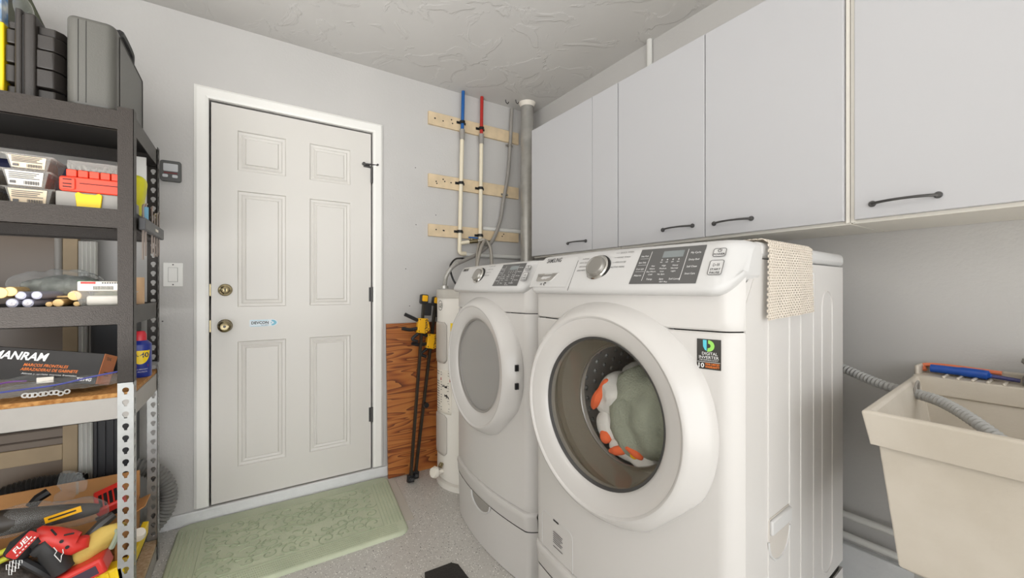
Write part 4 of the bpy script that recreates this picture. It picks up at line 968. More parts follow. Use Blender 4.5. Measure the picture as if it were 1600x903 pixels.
pk = MB().box((-.78, 1.88, 1.967), (-.628, 1.93, 2.20)); single(pk, 'printed_package', mat('blue_print', (60, 130, 190), .4, c2=(225, 230, 225), vscale=28), 'blue and white printed package on top of the yellow box', 'package', bevel=.006)
single(MB().blob((-.606, 1.96, 2.058), (.018, .05, .038), (0, 0, 0), 2.2, .004, 9, 2), 'clear_pouch', M_bag, 'small clear plastic pouch on top of the dark case', 'pouch')
bb = MB(); bb.prism([(-.95, 1.7465), (-.56, 1.7465), (-.585, 1.99), (-.66, 2.18), (-.705, 2.30), (-.95, 2.33)], 0, .02, Matrix.Translation((0, 2.295, 0)) @ Matrix.Rotation(PI / 2, 4, 'X'))
single(bb, 'black_board', mat('black_card', (34, 33, 30), .6, c2=(58, 62, 40), vscale=9), 'black sheet standing behind the dark case on the top shelf', 'sheet', bevel=.002)
# ------------------------------------------------------------------ second shelf
def clampack(lab, x0, x1, y0, z0, h, dp, labc, group='clear hardware boxes'):
    t = thing('hardware_box', lab, 'box', ((x0 + x1) / 2, y0 + dp / 2, z0))
    a = .010; mb = MB()
    lo = [(x0 + a, y0 + .006, z0), (x1 - a, y0 + .006, z0), (x1 - a, y0 + dp - .006, z0), (x0 + a, y0 + dp - .006, z0)]
    hi = [(x0, y0, z0 + h - .006), (x1, y0, z0 + h - .006), (x1, y0 + dp, z0 + h - .006), (x0, y0 + dp, z0 + h - .006)]
    mb.add(lo + hi, [(3, 2, 1, 0), (0, 1, 5, 4), (1, 2, 6, 5), (2, 3, 7, 6), (3, 0, 4, 7)])
    mb.build('tray', M_clear, t, smooth=0)
    MB().box((x0 - .008, y0 - .006, z0 + h - .006), (x1 + .008, y0 + dp + .006, z0 + h - .003)).build('lid', M_clear, t, bevel=.001)
    MB().box((x0 + .014, y0 + .012, z0 + .001), (x1 - .014, y0 + dp - .012, z0 + h * .8)).build('screws', mat('screw_pile', (146, 128, 104), .6, .2, bump=1, bscale=120, var=.5, vscale=90), t)
    L_ = MB().add([(x0 + .012, y0 + .0045, z0 + .004), (x1 - .016, y0 + .0045, z0 + .004), (x1 - .010, y0 - .0022, z0 + h - .008), (x0 + .006, y0 - .0022, z0 + h - .008)], [(0, 1, 2, 3)]).build('label', labc, t, smooth=0)
    M = frame(((x0 + x1) / 2, y0 + .0035 - .0035, z0 + h * .45), (1, 0, 0), (0, -.1, 1)); pr = MB(); wd = x1 - x0
    for k in range(4): pr.box((-wd * .36, h * (.28 - .1 * k), .0), (wd * (.3 - .06 * (k % 3)), h * (.28 - .1 * k) + .0022, .0022), M)
    for k in range(12): pr.box((wd * (-.04 + .028 * k), -h * .33, .0), (wd * (-.04 + .028 * k + (.009, .016)[k % 2]), -h * .13, .0015), M)
    pr.box((-wd * .34, -h * .3, 0), (-wd * .22, -h * .15, .002), M); pr.build('print', M_inkg, L_, smooth=0)
    return t
M_l2 = mat('aged_label', (226, 206, 176), .6)
clampack('lowest of three labelled clear boxes stacked on the second shelf', -.622, -.523, 1.885, Z2, .058, .12, M_l2)
clampack('middle of three labelled clear boxes stacked on the second shelf', -.628, -.531, 1.885, Z2 + .058, .055, .12, M_lab)
clampack('topmost of three labelled clear boxes stacked on the second shelf', -.622, -.525, 1.885, Z2 + .113, .047, .12, M_l2)
clampack('lower clear box at the left end of the second shelf', -.75, -.642, 1.90, Z2, .058, .12, M_l2)
clampack('upper clear box at the left end of the second shelf', -.75, -.642, 1.90, Z2 + .058, .055, .12, M_l2)
og = thing('parts_organizer', 'grey organizer box with a yellow latch on the second shelf', 'box', (-.42, 1.95, Z2))
MB().box((-.515, 1.88, Z2), (-.345, 2.06, Z2 + .055)).build('body', M_gray, og, bevel=.004)
MB().prism([(-.028, -.026), (.028, -.026), (.032, .02), (.024, .027), (.016, .021), (-.016, .021), (-.024, .027), (-.032, .02)], 0, .008, frame((-.437, 1.88, Z2 + .028), (1, 0, 0), (0, 0, 1))).build('latch', M_yellow, og, bevel=.002)
rc = thing('red_case', 'flat orange-red tool case lying on the grey organizer', 'case', (-.41, 1.95, Z2 + .0555))
MB().prism(rrect(.155, .048, .008, 4, -.4295, Z2 + .080), 0, .17, Matrix.Translation((0, 2.05, 0)) @ Matrix.Rotation(PI / 2, 4, 'X')).build('body', M_redo, rc, bevel=.004)
MB().prism(rrect(.036, .038, .006, 4, -.487, Z2 + .080), 0, .006, Matrix.Translation((0, 1.881, 0)) @ Matrix.Rotation(PI / 2, 4, 'X')).build('latch', M_redo, rc, bevel=.002)
for dz in (.012, -.002, -.012):
    MB().box((-.497, 1.8735, Z2 + .079 + dz), (-.477, 1.8755, Z2 + .082 + dz)).build('latch_slot', M_dark, rc)
MB().box((-.46, 1.878, Z2 + .083), (-.355, 1.8805, Z2 + .085)).build('seam', M_dark, rc)
bx = thing('bit_box', 'red bit box with a clear lid and metal bits, on the red case', 'box', (-.39, 1.96, Z2 + .105))
for k in range(5): MB().box((-.492 + .0265 * k, 1.885, Z2 + .105), (-.468 + .0265 * k, 1.99, Z2 + .128 + .0 * k)).build('compartment', M_redo, bx, bevel=.002)
bits = MB()
for k in range(26):
    x = -.488 + .12 * random.random(); y = 1.89 + .09 * random.random(); bits.cyl((x, y, Z2 + .128), (x + random.uniform(-.008, .008), y, Z2 + .145 + .008 * random.random()), .0035, n=6)
bits.build('bits', M_chr2, bx); MB().box((-.490, 1.886, Z2 + .1285), (-.362, 1.988, Z2 + .158)).build('lid', M_clear, bx, bevel=.002)
wp = single(MB().box((-.42, 2.2, Z2), (-.347, 2.206, Z2 + .275)), 'white_sheet', M_trim, 'white sheet standing at the back of the second shelf', 'sheet')
single(MB().blob((-.368, 2.12, Z2 + .095), (.032, .04, .085), (0, .2, 0), 3, .008, 12, 4), 'yellow_pouch', mat('lime_yellow', (226, 222, 40), .5), 'lime yellow pouch on the second shelf behind the front post', 'pouch')
single(MB().box((-.76, 2.16, Z2), (-.53, 2.24, Z2 + .20)), 'navy_bag', mat('navy_fabric', (24, 28, 66), .8, c2=(60, 62, 80), vscale=20), 'navy blue bag at the back of the second shelf', 'bag', bevel=.02)
hk = thing('hex_key_holder', 'dark hex key holder clipped on the rack side under the second shelf', 'hex keys', (-.308, 2.10, 1.33))
MB().box((-.3185, 1.885, 1.362), (-.298, 2.25, 1.405)).build('holder', mat('holder_grey', (84, 84, 86), .45), hk, bevel=.004)
MB().box((-.298, 2.06, 1.378), (-.2965, 2.11, 1.387)).build('label', M_lab, hk)
for k, y in enumerate((1.90, 1.945, 2.06, 2.11, 2.16, 2.21)):
    L_ = (.13, .11, .09, .10, .095, .085)[k]
    MB().tube(spline([(-.308, y, 1.362 - L_ * .8), (-.308, y, 1.41), (-.308, y, 1.445 + .01 * (k % 3)), (-.308, y + .02, 1.455 + .01 * (k % 3))], 4), (.0034, .0032, .003, .0028, .0026, .0024)[k], 6).build('hex_key', mat('hex_steel', (160, 148, 140), .35, .8) if not k else bpy.data.materials['hex_steel'], hk, smooth=0)
MB().cyl((-.308, 1.945, 1.405), (-.308, 1.945, 1.45), .008).build('blue_sleeve', mat('pale_blue', (120, 176, 204), .5), hk)
# ------------------------------------------------------------------ third shelf
single(MB().blob((-.545, 2.04, Z3 + .066), (.115, .10, .056), (0, 0, .2), 2.0, .018, 14, 3, 40, 22), 'zip_bag', M_bag, 'clear zip bag of parts with a green seal on the third shelf', 'bag')
single(MB().blob((-.54, 2.06, Z3 + .056), (.10, .085, .046), (0, 0, .2), 2.2, .02, 22, 9, 40, 22), 'small_parts', mat('grey_parts', (128, 132, 124), .7, var=.4, vscale=60), 'grey small parts inside the clear zip bag', 'parts')
single(MB().box((-.515, 1.99, Z3 + .076), (-.452, 2.05, Z3 + .086), ), 'green_seal_strip', mat('bag_green', (20, 130, 72), .4), 'green bag seal lying on the clear zip bag', 'seal', bevel=.003)
dia = [(-.607, 1.862, .013), (-.5825, 1.866, .013), (-.595, 1.868, .0)]
tubes = ((-.60, .0135, Z3 + .0135, 'leftmost of the rolled white tubes in front'), (-.569, .013, Z3 + .013, 'second rolled white tube from the left in front'), (-.585, .0125, Z3 + .0365, 'rolled white tube resting on the two front ones'), (-.553, .0125, Z3 + .037, 'upper right rolled white tube under clear wrap'))
M_roll = mat('rolled_white', (226, 222, 226), .6)
for k, (x, r_, z, lab) in enumerate(tubes):
    t = thing('rolled_tube', lab + ' on the third shelf', 'tube', (x, 1.94, z - r_), group='rolled tubes on the third shelf')
    MB().cyl((x, 1.862 + .004 * k, z), (x + .03, 2.06, z), r_, n=20).build('roll', mat('tube_wrap', (150, 150, 168), .3) if k == 0 else bpy.data.materials['tube_wrap'], t)
    sw = MB().tube([(x + (r_ - .0035) * (1 - j / 40) * math.cos(j * .55), 1.861 + .004 * k, z + (r_ - .0035) * (1 - j / 40) * math.sin(j * .55)) for j in range(36)], .0017, 5); sw.build('rolled_end', M_roll, t)
M_dow = mat('dowel_wood', (226, 190, 130), .6, var=.15, vscale=40)
for k, (x, r_, z, lab) in enumerate(((-.625, .017, Z3 + .045, 'large pale wooden dowel end above the white tubes'), (-.605, .0145, Z3 + .049, 'wooden dowel with a dark centre beside the large one'), (-.505, .0125, Z3 + .0125, 'round wooden dowel right of the white tubes'), (-.526, .008, Z3 + .008, 'thin wooden dowel left of the round one'), (-.470, .016, Z3 + .035, 'yellowish wooden ball end beside the clear tub'), (-.466, .008, Z3 + .008, 'small wooden peg beside the clear tub'))):
    single(MB().cyl((x, 1.862 + .003 * k, z), (x - .01, 2.0, z), r_, n=18), 'dowel', M_dow, lab, 'dowel', 'wooden dowels on the third shelf', bevel=.002)
single(MB().box((-.54, 1.95, Z3 + .028), (-.47, 2.05, Z3 + .034)), 'wood_strip', M_dow, 'flat wood strip lying behind the dowels', 'strip')
pt = thing('plastic_tub', 'clear plastic tub with a red and white label on the third shelf', 'tub', (-.41, 1.93, Z3))
mb = MB(); lo = [(-.455, 1.87, Z3), (-.345, 1.87, Z3), (-.345, 1.97, Z3), (-.455, 1.97, Z3)]; hi = [(-.468, 1.862, Z3 + .045), (-.338, 1.862, Z3 + .045), (-.338, 1.98, Z3 + .045), (-.468, 1.98, Z3 + .045)]
mb.add(lo + hi, [(3, 2, 1, 0), (0, 1, 5, 4), (1, 2, 6, 5), (2, 3, 7, 6), (3, 0, 4, 7)]).build('tray', M_clear, pt, smooth=0)
MB().box((-.446, 1.884, Z3 + .002), (-.352, 1.96, Z3 + .034)).build('contents', M_lab, pt, bevel=.006)
MB().box((-.475, 1.857, Z3 + .045), (-.335, 1.985, Z3 + .049)).build('rim', M_clear, pt)
MB().box((-.463, 1.868, Z3 + .0495), (-.345, 1.975, Z3 + .082)).build('lid', M_lab, pt, bevel=.004)
MB().box((-.455, 1.8665, Z3 + .073), (-.42, 1.868, Z3 + .080)).build('red_label', M_red, pt); pr = MB()
for k in range(14): pr.box((-.425 + .0035 * k, 1.8668, Z3 + .054), (-.425 + .0035 * k + .0016, 1.868, Z3 + .066))
for k in range(9): pr.box((-.405 + .006 * k, 1.8668, Z3 + .0745), (-.405 + .006 * k + .004, 1.868, Z3 + .0785))
pr.build('print', M_ink, pt)
single(MB().box((-.466, 2.02, Z3), (-.40, 2.10, Z3 + .06)), 'green_pack', mat('green_pack', (150, 176, 96), .5, c2=(212, 206, 130), vscale=25), 'green and yellow pack behind the clear tub', 'pack', bevel=.01)
single(MB().cyl((-.352, 2.05, Z3), (-.352, 2.05, Z3 + .10), .024, n=24), 'cardboard_roll', mat('kraft_roll', (214, 178, 140), .8), 'upright cardboard roll on the third shelf behind the front post', 'roll')
# ------------------------------------------------------------------ fourth shelf
M_boxd = mat('dark_carton', (26, 22, 19), .45)
mn = thing('clamp_carton', 'long dark carton with white and orange lettering on the fourth shelf', 'carton', (-.55, 1.99, Z4))
CM = Matrix.Translation((-.595, 1.965, Z4 + .095)) @ Euler((R_(-14), R_(9), R_(-9))).to_matrix().to_4x4()
MB().box((-.32, -.05, -.05), (.192, .05, .05), CM).build('carton', M_boxd, mn, smooth=0, bevel=.0015)
MB().box((.1925, -.05, -.05), (.1935, .05, .05), CM).build('end_panel', mat('orange_card', (206, 122, 66), .5), mn, smooth=0)
MB().box((.150, -.0512, -.036), (.18, -.0505, -.026), CM).build('blank', M_boxd, mn) if False else None
F = CM @ frame((0, -.0505, 0), (1, 0, 0), (0, 0, 1))
def letter(name, m, txt_, size, x, y, shear, bold, width):
    tx = MB(); write(tx, txt_, size, F @ Matrix.Translation((x, y, 0)), shear, bold, width); tx.build(name, m, mn, smooth=0)
letter('white_lettering', M_inkw, 'MANRAM', .034, -.008, .014, .2, .03, .128); letter('white_lettering', M_inkw, 'TG14G', .014, .160, -.042, .2, .03, .038)
letter('white_lettering', M_inkw, 'to align and tighten face frames', .007, -.105, -.030, .1, 0, .10); letter('white_lettering', M_inkw, 'Alinee y apriete marcos frontales', .007, .075, -.030, .1, 0, .13)
letter('orange_lettering', M_inko, 'FACE FRAMES', .0125, -.105, -.005, .2, .02, .09); letter('orange_lettering', M_inko, 'CABINET CLAMPS', .0125, -.10, -.0185, .2, .02, .11)
letter('orange_lettering', M_inko, 'MARCOS FRONTALES', .0125, .06, -.005, .2, .02, .105); letter('orange_lettering', M_inko, 'ABRAZADERAS DE GABINETE', .0125, .072, -.0185, .2, .02, .135)
tx = MB(); E_ = CM @ frame((.1938, 0, 0), (0, 1, 0), (0, 0, 1)); write(tx, 'TG14G', .014, E_ @ Matrix.Translation((-.012, .03, 0)), .2, .02, .036)
tx.box((-.02, -.012, 0), (.03, -.009, .0004), E_); tx.box((-.01, -.022, 0), (.02, -.020, .0004), E_); tx.build('end_lettering', M_boxd, mn, smooth=0)
def zbag(lab, c, size, rot, seam, col, sd):
    t = thing('zip_bag', lab, 'bag', (c[0], c[1], Z4)); MB().blob(c, size, rot, 2.6, .010, 16, sd, 44, 18).build('film', M_bag, t)
    if seam: MB().tube(spline(seam, 8), .0028, 6).build('zip_seal', mat('seal_' + str(sd), col, .3), t)
    return t
zbag('flat clear zip bag with a blue seal along the front of the fourth shelf', (-.50, 1.88, Z4 + .034), (.160, .036, .020), (0, R_(-4), 0), [(-.66, 1.842, Z4 + .032), (-.58, 1.84, Z4 + .038), (-.50, 1.838, Z4 + .044), (-.42, 1.838, Z4 + .060), (-.352, 1.846, Z4 + .070)], (66, 72, 150), 21)
zbag('clear zip bag with a purple seal at the left of the fourth shelf', (-.60, 1.905, Z4 + .040), (.075, .05, .030), (0, 0, .2), [(-.66, 1.866, Z4 + .040), (-.63, 1.862, Z4 + .056), (-.60, 1.858, Z4 + .062), (-.57, 1.862, Z4 + .060)], (108, 60, 130), 22)
single(MB().box((-.552, 1.868, Z4 + .048), (-.515, 1.872, Z4 + .066)), 'paper_tag', M_lab, 'small printed paper tag lying in the bags under the carton', 'tag', bevel=.001)
hw = MB()
for k in range(9): hw.lathe([(.004, -.0015), (.008, -.0015), (.008, .0015), (.004, .0015), (.004, -.0015)], Matrix.Translation((-.57 + .011 * k + .004 * random.random(), 1.842, Z4 + .014 + .006 * random.random())) @ Euler((1.3, random.random(), 0)).to_matrix().to_4x4(), 10)
tag(hw.build('washers', M_chr2), 'handful of metal washers inside the blue-sealed bag', 'washers', kind='stuff')
wd = thing('spray_can', 'blue and yellow lubricant spray can with a red cap on the fourth shelf', 'can', (-.352, 2.13, Z4))
CX_, CY_ = -.352, 2.13
MB().lathe([(0, 0), (.031, 0), (.033, .004), (.033, .125), (.031, .131), (.02, .142), (0, .142)], Matrix.Translation((CX_, CY_, Z4)), 36).build('body', mat('can_blue', (34, 52, 140), .3), wd)
MB().lathe([(0, .140), (.018, .140), (.0175, .165), (.012, .178), (0, .180)], Matrix.Translation((CX_, CY_, Z4)), 24).build('cap', mat('cap_red', (206, 44, 56), .35), wd)
def oncan(a0, r_=.0334): return lambda x, y: (CX_ + r_ * math.cos(a0 + x / .033), CY_ + r_ * math.sin(a0 + x / .033), Z4 + y)
fc = oncan(R_(-82)); yl = MB(); rows = 12
strip(yl, [[fc(x, .104 - .024 * (abs(x) / .03) ** 2 * 0 - .0) if j == 0 else fc(x, .104 - (.052 * math.sqrt(max(0, 1 - (x / .031) ** 2))) * j / 8) for x in [-.031 + .062 * i / 16 for i in range(17)]] for j in range(9)][::-1])
yl.build('yellow_shield', mat('can_yellow', (250, 214, 30), .35), wd)
tx = MB(); write(tx, '40', .027, lambda x, y: oncan(R_(-82), .0337)(x + .012, y + .078), 0, .02); write(tx, 'WD-', .027, lambda x, y: oncan(R_(-82), .0337)(x - .02, y + .078), 0, .02, .03); tx.build('can_lettering', mat('can_ink', (24, 30, 90), .4), wd, smooth=0)
tx = MB(); tx.add([oncan(R_(-82), .0336)(x, y) for x, y in rrect(.036, .008, 0, 1, .006, .045)], [(0, 1, 2, 3)]); tx.build('red_band', M_red, wd)
tx = MB(); write(tx, 'LUBRICANT', .006, lambda x, y: oncan(R_(-82), .0337)(x + .006, y + .030)); write(tx, 'PROTECTS', .006, lambda x, y: oncan(R_(-82), .0337)(x + .006, y + .020)); tx.build('white_lettering', M_inkw, wd, smooth=0)
# ------------------------------------------------------------------ behind the rack
fr_ = thing('framed_panel', 'large brown panel in a tan frame standing behind the rack', 'panel', (-1.0, 2.45, .0))
M_tan = mat('tan_frame', (170, 150, 120), .6, var=.1, vscale=12); M_brn = mat('brown_sheet', (112, 98, 84), .35)
MB().box((-1.55, 2.46, .02), (-.65, 2.472, 1.40)).build('sheet', M_brn, fr_, smooth=0)
MB().box((-.65, 2.45, 0), (-.605, 2.485, 1.40)).build('stile', M_tan, fr_, bevel=.002)
MB().box((-1.55, 2.45, .44), (-.65, 2.46, .505)).build('rail', M_tan, fr_, bevel=.002)
MB().box((-1.55, 2.45, 0), (-.65, 2.46, .06)).build('rail', M_tan, fr_, bevel=.002)
for k in range(2): MB().box((-1.55, 2.455, .53 + .04 * k), (-.65, 2.46, .536 + .04 * k)).build('groove_strip', mat('groove_brown', (76, 62, 50), .6) if k == 0 else bpy.data.materials['groove_brown'], fr_)
MB().cyl((-.662, 2.452, 1.15), (-.662, 2.452, 1.37), .012).build('rod', M_gray, fr_)
lv_ = thing('folded_blind', 'grey-white folded accordion blind standing behind the rack', 'blind', (-.58, 2.46, 0))
zz = MB(); o = []
for k in range(9): o.append((-.603 + .0065 * k, 2.45 + .012 * (k % 2)))
o2 = [(x, y + .03) for x, y in o[::-1]]
zz.prism(o + o2, 0, 1.36).build('pleats', M_pvc, lv_, smooth=0)
for x, zt_ in ((-.575, 1.20), (-.562, 1.19), (-.552, 1.18)): MB().cyl((x, 2.44, .6), (x, 2.44, zt_), .006).cyl((x, 2.44, zt_), (x, 2.44, zt_ + .012), .008).build('rod', M_gray, lv_)
tt = thing('black_bin', 'tall black plastic bin standing behind the rack', 'bin', (-.49, 2.42, 0))
MB().prism(rrect(.13, .13, .02, 4, -.475, 2.41), 0, .86).prism(rrect(.14, .14, .02, 4, -.475, 2.41), .86, 1.02).build('bin', mat('bin_black', (34, 35, 38), .5), tt, bevel=.006)
for k in range(5): MB().box((-.53 + .025 * k, 2.338, .05), (-.522 + .025 * k, 2.346, .84)).build('rib', MATS['bin_black'], tt)
M_hc = M_bhose
hp = [(-.95, 2.395, .20), (-.88, 2.40, .30), (-.75, 2.405, .365), (-.62, 2.405, .385)]
hosething('vacuum_hose', 'black ribbed vacuum hose arching behind the cardboard box', 'hose', [(-1.0, 2.37, .10), (-.93, 2.375, .25), (-.82, 2.375, .345), (-.72, 2.375, .375), (-.62, 2.375, .372), (-.56, 2.37, .355)], .033, M_bhose, 24, .0125)
lp_ = [(-.46 + .155 * math.cos(R_(a)), 2.425, .205 + .165 * math.sin(R_(a))) for a in range(-78, 112, 12)]
hosething('vacuum_hose', 'grey-black ribbed hose looping round behind the rear post', 'hose', lp_, .036, mat('grey_black_hose', (128, 127, 124), .45), 10, .0145)
# ------------------------------------------------------------------ bottom shelf
cbx = thing('cardboard_box', 'open cardboard box of tools on the bottom shelf', 'box', (-.58, 2.03, Z5))
BX0, BX1, BY0, BY1, BZ = -.80, -.375, 1.90, 2.255, .403
MB().box((BX0, BY0, Z5), (BX1, BY1, Z5 + .005)).build('bottom', M_card, cbx)
MB().box((BX0, BY1 - .005, Z5), (BX1, BY1, BZ)).build('wall', M_card, cbx); MB().box((BX0, BY0, Z5), (BX1, BY0 + .005, .21)).build('wall', M_card, cbx)
MB().box((BX0, BY0, Z5), (BX0 + .005, BY1, .30)).build('wall', M_card, cbx); MB().box((BX1 - .005, BY0, Z5), (BX1, BY1, .30)).build('wall', M_card, cbx)
MB().add([(BX1, BY0 + .16, .30), (BX1, BY0 + .30, .30), (BX1 + .045, BY0 + .27, .325), (BX1 + .045, BY0 + .17, .322)], [(0, 1, 2, 3)]).build('flap', M_card, cbx, solid=.004, smooth=0)
MB().box((-.56, BY1 - .006, BZ - .05), (-.553, BY1 - .004, BZ)).build('crease', M_tan, cbx)
single(MB().blob((-.61, 2.02, .16), (.16, .105, .075), (0, 0, 0), 3, .012, 10, 31, 36, 18), 'mesh_bag', mat('black_mesh', (52, 48, 46), .6, bump=1, bscale=120, var=.4, vscale=70), 'black mesh bag filling the cardboard box under the tools', 'bag')
wt = thing('wrapped_tool', 'long dark tool in clear plastic wrap with a yellow label', 'tool', (-.56, 1.95, .29))
A_, B_ = at(-30, 822, 1.93), at(156, 794, 1.98)
MB().tube([A_.lerp(B_, k / 10) for k in range(11)], .04, 16, [.036, .038, .038, .036, .034, .032, .030, .028, .025, .021, .014]).build('tool', mat('wrapped_dark', (58, 52, 46), .4), wt)
bl = MB(); ax = (B_ - A_); rt = ax.to_track_quat('X', 'Z').to_euler(); bl.blob((A_ + B_) / 2 + ax * .04, (ax.length * .55, .040, .042), rt, 3.2, .012, 12, 41, 48, 22); bl.build('wrap', M_bag, wt)
Y_ = at(99, 804, 1.90); MB().box((-.042, -.001, -.010), (.042, .001, .010), Matrix.Translation(Y_) @ Euler((0, R_(-10), 0)).to_matrix().to_4x4()).build('yellow_label', M_amber, wt)
tx = MB(); write(tx, 'WARNING TOOL BAG', .012, Matrix.Translation(Y_) @ Euler((0, R_(-10), 0)).to_matrix().to_4x4() @ frame((0, -.0014, -.004), (1, 0, 0), (0, 0, 1)), 0, 0, .07) if False else tx.box((-.034, -.0016, -.002), (.03, -.0011, .003), Matrix.Translation(Y_) @ Euler((0, R_(-10), 0)).to_matrix().to_4x4()); tx.build('label_print', M_ink, wt)
cr = MB(); cr.blob(at(108, 762, 2.08), (.040, .012, .060), (0, .55, 0), 1.6, .022, 22, 51, 36, 22)
single(cr, 'crumpled_bag', M_bag, 'crumpled clear plastic bag sticking up from the cardboard box', 'bag')
single(MB().tube([at(48, 792, 2.12), at(60, 778, 2.13), at(76, 768, 2.14)], .016, 8), 'hand_tool', M_black, 'black hand tool behind the wrapped tool in the box', 'tool')
cg = thing('red_charger', 'red tool battery with dark vents at the right of the cardboard box', 'battery', at(178, 800, 2.06))
CM2 = Matrix.Translation(at(174, 779, 2.05)) @ Euler((R_(25), R_(-18), R_(8))).to_matrix().to_4x4()
MB().box((-.042, -.05, -.028), (.034, .05, .02), CM2).build('body', M_redp, cg, bevel=.006)
for k in range(4): MB().box((-.028 + .014 * k, -.04, .0195), (-.019 + .014 * k, .02, .0215), CM2).build('vent', M_black, cg)
MB().box((-.05, -.051, -.03), (.02, -.046, -.008), CM2).build('dark_face', M_black, cg)
bk = MB().tube([at(104, 868, 1.87), at(118, 858, 1.875), at(140, 838, 1.88), at(160, 818, 1.885), at(178, 804, 1.9)], .015, 8, [.010, .014, .016, .017, .013])
single(bk, 'black_tool', mat('worn_black', (58, 56, 54), .45), 'worn black tool lying between the red drill and the yellow glove', 'tool')
drl = thing('cordless_driver', 'red and black cordless tool with a red battery at the front of the bottom shelf', 'power tool', at(90, 890, 1.845))
YD = 1.845
def tp(px_, py_, dy=0): return at(px_, py_, YD + dy)
MB().tube([tp(50, 840), tp(60, 836), tp(80, 839), tp(104, 846), tp(120, 849), tp(130, 846), tp(134, 838)], .03, 20, [.018, .026, .030, .034, .032, .025, .010]).build('motor_housing', M_redp, drl)
for a_, b2 in (((100, 836), (116, 833)), ((80, 827), (88, 836))): MB().tube([tp(*a_, -.029), tp(*b2, -.029)], .0025, 6).build('vent', M_dark, drl)
for p in ((96, 846), (105, 855)): MB().cyl(tp(*p, -.036), tp(*p, -.024), .005, n=10).build('screw_hole', M_dark, drl)
MB().tube([tp(26, 866, -.01), tp(36, 853, -.01), tp(50, 840, -.01), tp(60, 846, -.008)], .03, 16, [.030, .034, .030, .024]).build('gear_case', M_black, drl)
MB().tube([tp(54, 862, -.005), tp(70, 850, -.005), tp(82, 862, -.005), tp(90, 878, -.005), tp(98, 890, -.005)], .026, 14, [.024, .033, .033, .031, .030]).build('grip', mat('grip_black', (44, 43, 43), .55), drl)
BM = Matrix.Translation(tp(118, 895, -.005)) @ Euler((0, R_(-18), 0)).to_matrix().to_4x4()
MB().box((-.072, -.042, -.03), (.078, .042, .022), BM).build('battery', M_redp, drl, bevel=.008)
MB().box((-.02, -.0428, -.02), (.06, -.0415, .008), BM).build('battery_label', mat('battery_dark', (66, 50, 66), .4), drl)
PM = Matrix.Translation(tp(36, 851, -.047)) @ Euler((0, R_(-50), 0)).to_matrix().to_4x4()
pm = MB().prism(rrect(.078, .028, .006, 4), 0, .002, PM @ frame((0, 0, 0), (1, 0, 0), (0, 0, 1))).build('name_plate', mat('plate_red', (196, 40, 34), .4), drl)
tx = MB(); write(tx, 'FUEL', .017, PM @ frame((0, -.0024, -.002), (1, 0, 0), (0, 0, 1)), .3, .02, .052)
for k in range(7): tx.box((-.03 + .009 * k, -.0028, -.0105), (-.025 + .009 * k, -.002, -.0075), PM)
tx.build('plate_lettering', M_inkw, pm, smooth=0)
wl = MB().tube([tp(84, 855, -.043), tp(89, 861, -.043), tp(85, 867, -.043), tp(95, 878, -.041), tp(96, 868, -.042), tp(99, 864, -.041), tp(98, 858, -.04)], .0012, 5); wl.build('white_mark', M_inkw, drl)
gv = MB(); gv.blob(at(146, 852, 1.865), (.088, .03, .036), (0, R_(-33), 0), 1.8, .010, 16, 61, 36, 18)
gl_ = single(gv, 'work_glove', M_glove, 'yellow leather work glove lying on the tools', 'glove')
MB().tube(spline([at(176, 826, 1.86), at(184, 830, 1.85), at(181, 842, 1.845), at(174, 856, 1.85)], 5), .008, 7).build('cuff', mat('glove_cuff', (150, 160, 140), .8), gl_)
yt_ = thing('yellow_tool', 'bright yellow ribbed plastic tool at the front corner of the bottom shelf', 'tool', at(165, 900, 1.86))
YM = Matrix.Translation(at(164, 896, 1.86)) @ Euler((0, R_(-8), R_(0))).to_matrix().to_4x4()
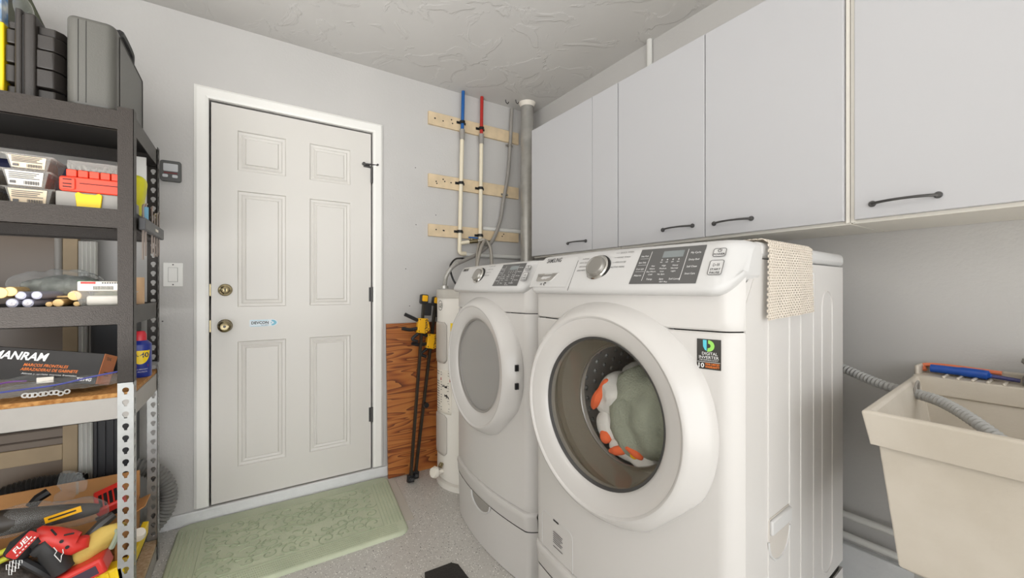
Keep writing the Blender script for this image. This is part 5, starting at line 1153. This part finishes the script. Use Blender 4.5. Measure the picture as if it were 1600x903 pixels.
MB().box((-.05, -.03, -.03), (.052, .03, .018), YM).build('body', M_yellow, yt_, bevel=.006)
for k in range(4): MB().box((-.035 + .022 * k, -.034, -.026), (-.027 + .022 * k, -.03, .014), YM).build('rib', M_yellow, yt_, bevel=.001)
lvl = thing('yellow_level', 'long yellow bar lying along the rack side of the bottom shelf', 'level', (-.355, 1.99, .2))
LM = Matrix.Translation((-.352, 2.0, .175)) @ Euler((R_(12), R_(6), R_(-3))).to_matrix().to_4x4()
MB().box((-.010, -.15, -.028), (.010, .15, .028), LM).build('bar', M_yellow, lvl, bevel=.003)
MB().box((-.011, -.152, -.033), (.011, .152, -.0285), LM).build('base_strip', M_black, lvl)
nb = MB().blob(at(18, 905, 1.87), (.075, .04, .05), (0, .3, 0), 2.2, .014, 12, 71, 32, 16)
nbo = single(nb, 'netted_bag', mat('net_black', (74, 66, 60), .5, bump=1, bscale=80, var=.5, vscale=50), 'dark netted bag with pale markings at the bottom left', 'bag')
pr = MB()
for i in range(4):
    for j in range(2): pr.tube([at(12 + 5.5 * i + q * 2.2 + 4 * j, 886 - 5 * i + 8 * j + w_, 1.815) for q, w_ in ((-1, -4), (1, -4), (1, 4), (-1, 4))], .0012, 5, closed=True)
pr.build('marking', M_inkw, nbo)
for k, (p, q) in enumerate((((-4, 866), (14, 858)), ((-4, 879), (16, 869)))):
    single(MB().tube([at(*p, 1.86), at(*q, 1.87)], .008, 8), 'lime_rope', mat('lime_cord', (206, 206, 60), .5) if k == 0 else MATS['lime_cord'], ('upper', 'lower')[k] + ' lime yellow rope at the left edge beside the netted bag', 'rope')
single(MB().tube(spline([at(28, 872, 1.83), at(50, 884, 1.82), at(66, 893, 1.82), at(86, 906, 1.83)], 5), .012, 8), 'black_strap', M_black, 'black strap curling from the netted bag below the red tool', 'strap')
single(MB().lathe([(0, 0), (.022, 0), (.024, .012), (.016, .03), (0, .032)], Matrix.Translation(at(214, 838, 2.02)) @ Euler((.6, .5, 0)).to_matrix().to_4x4(), 16), 'white_plug', M_lab, 'white plastic plug behind the front post on the bottom shelf', 'plug')
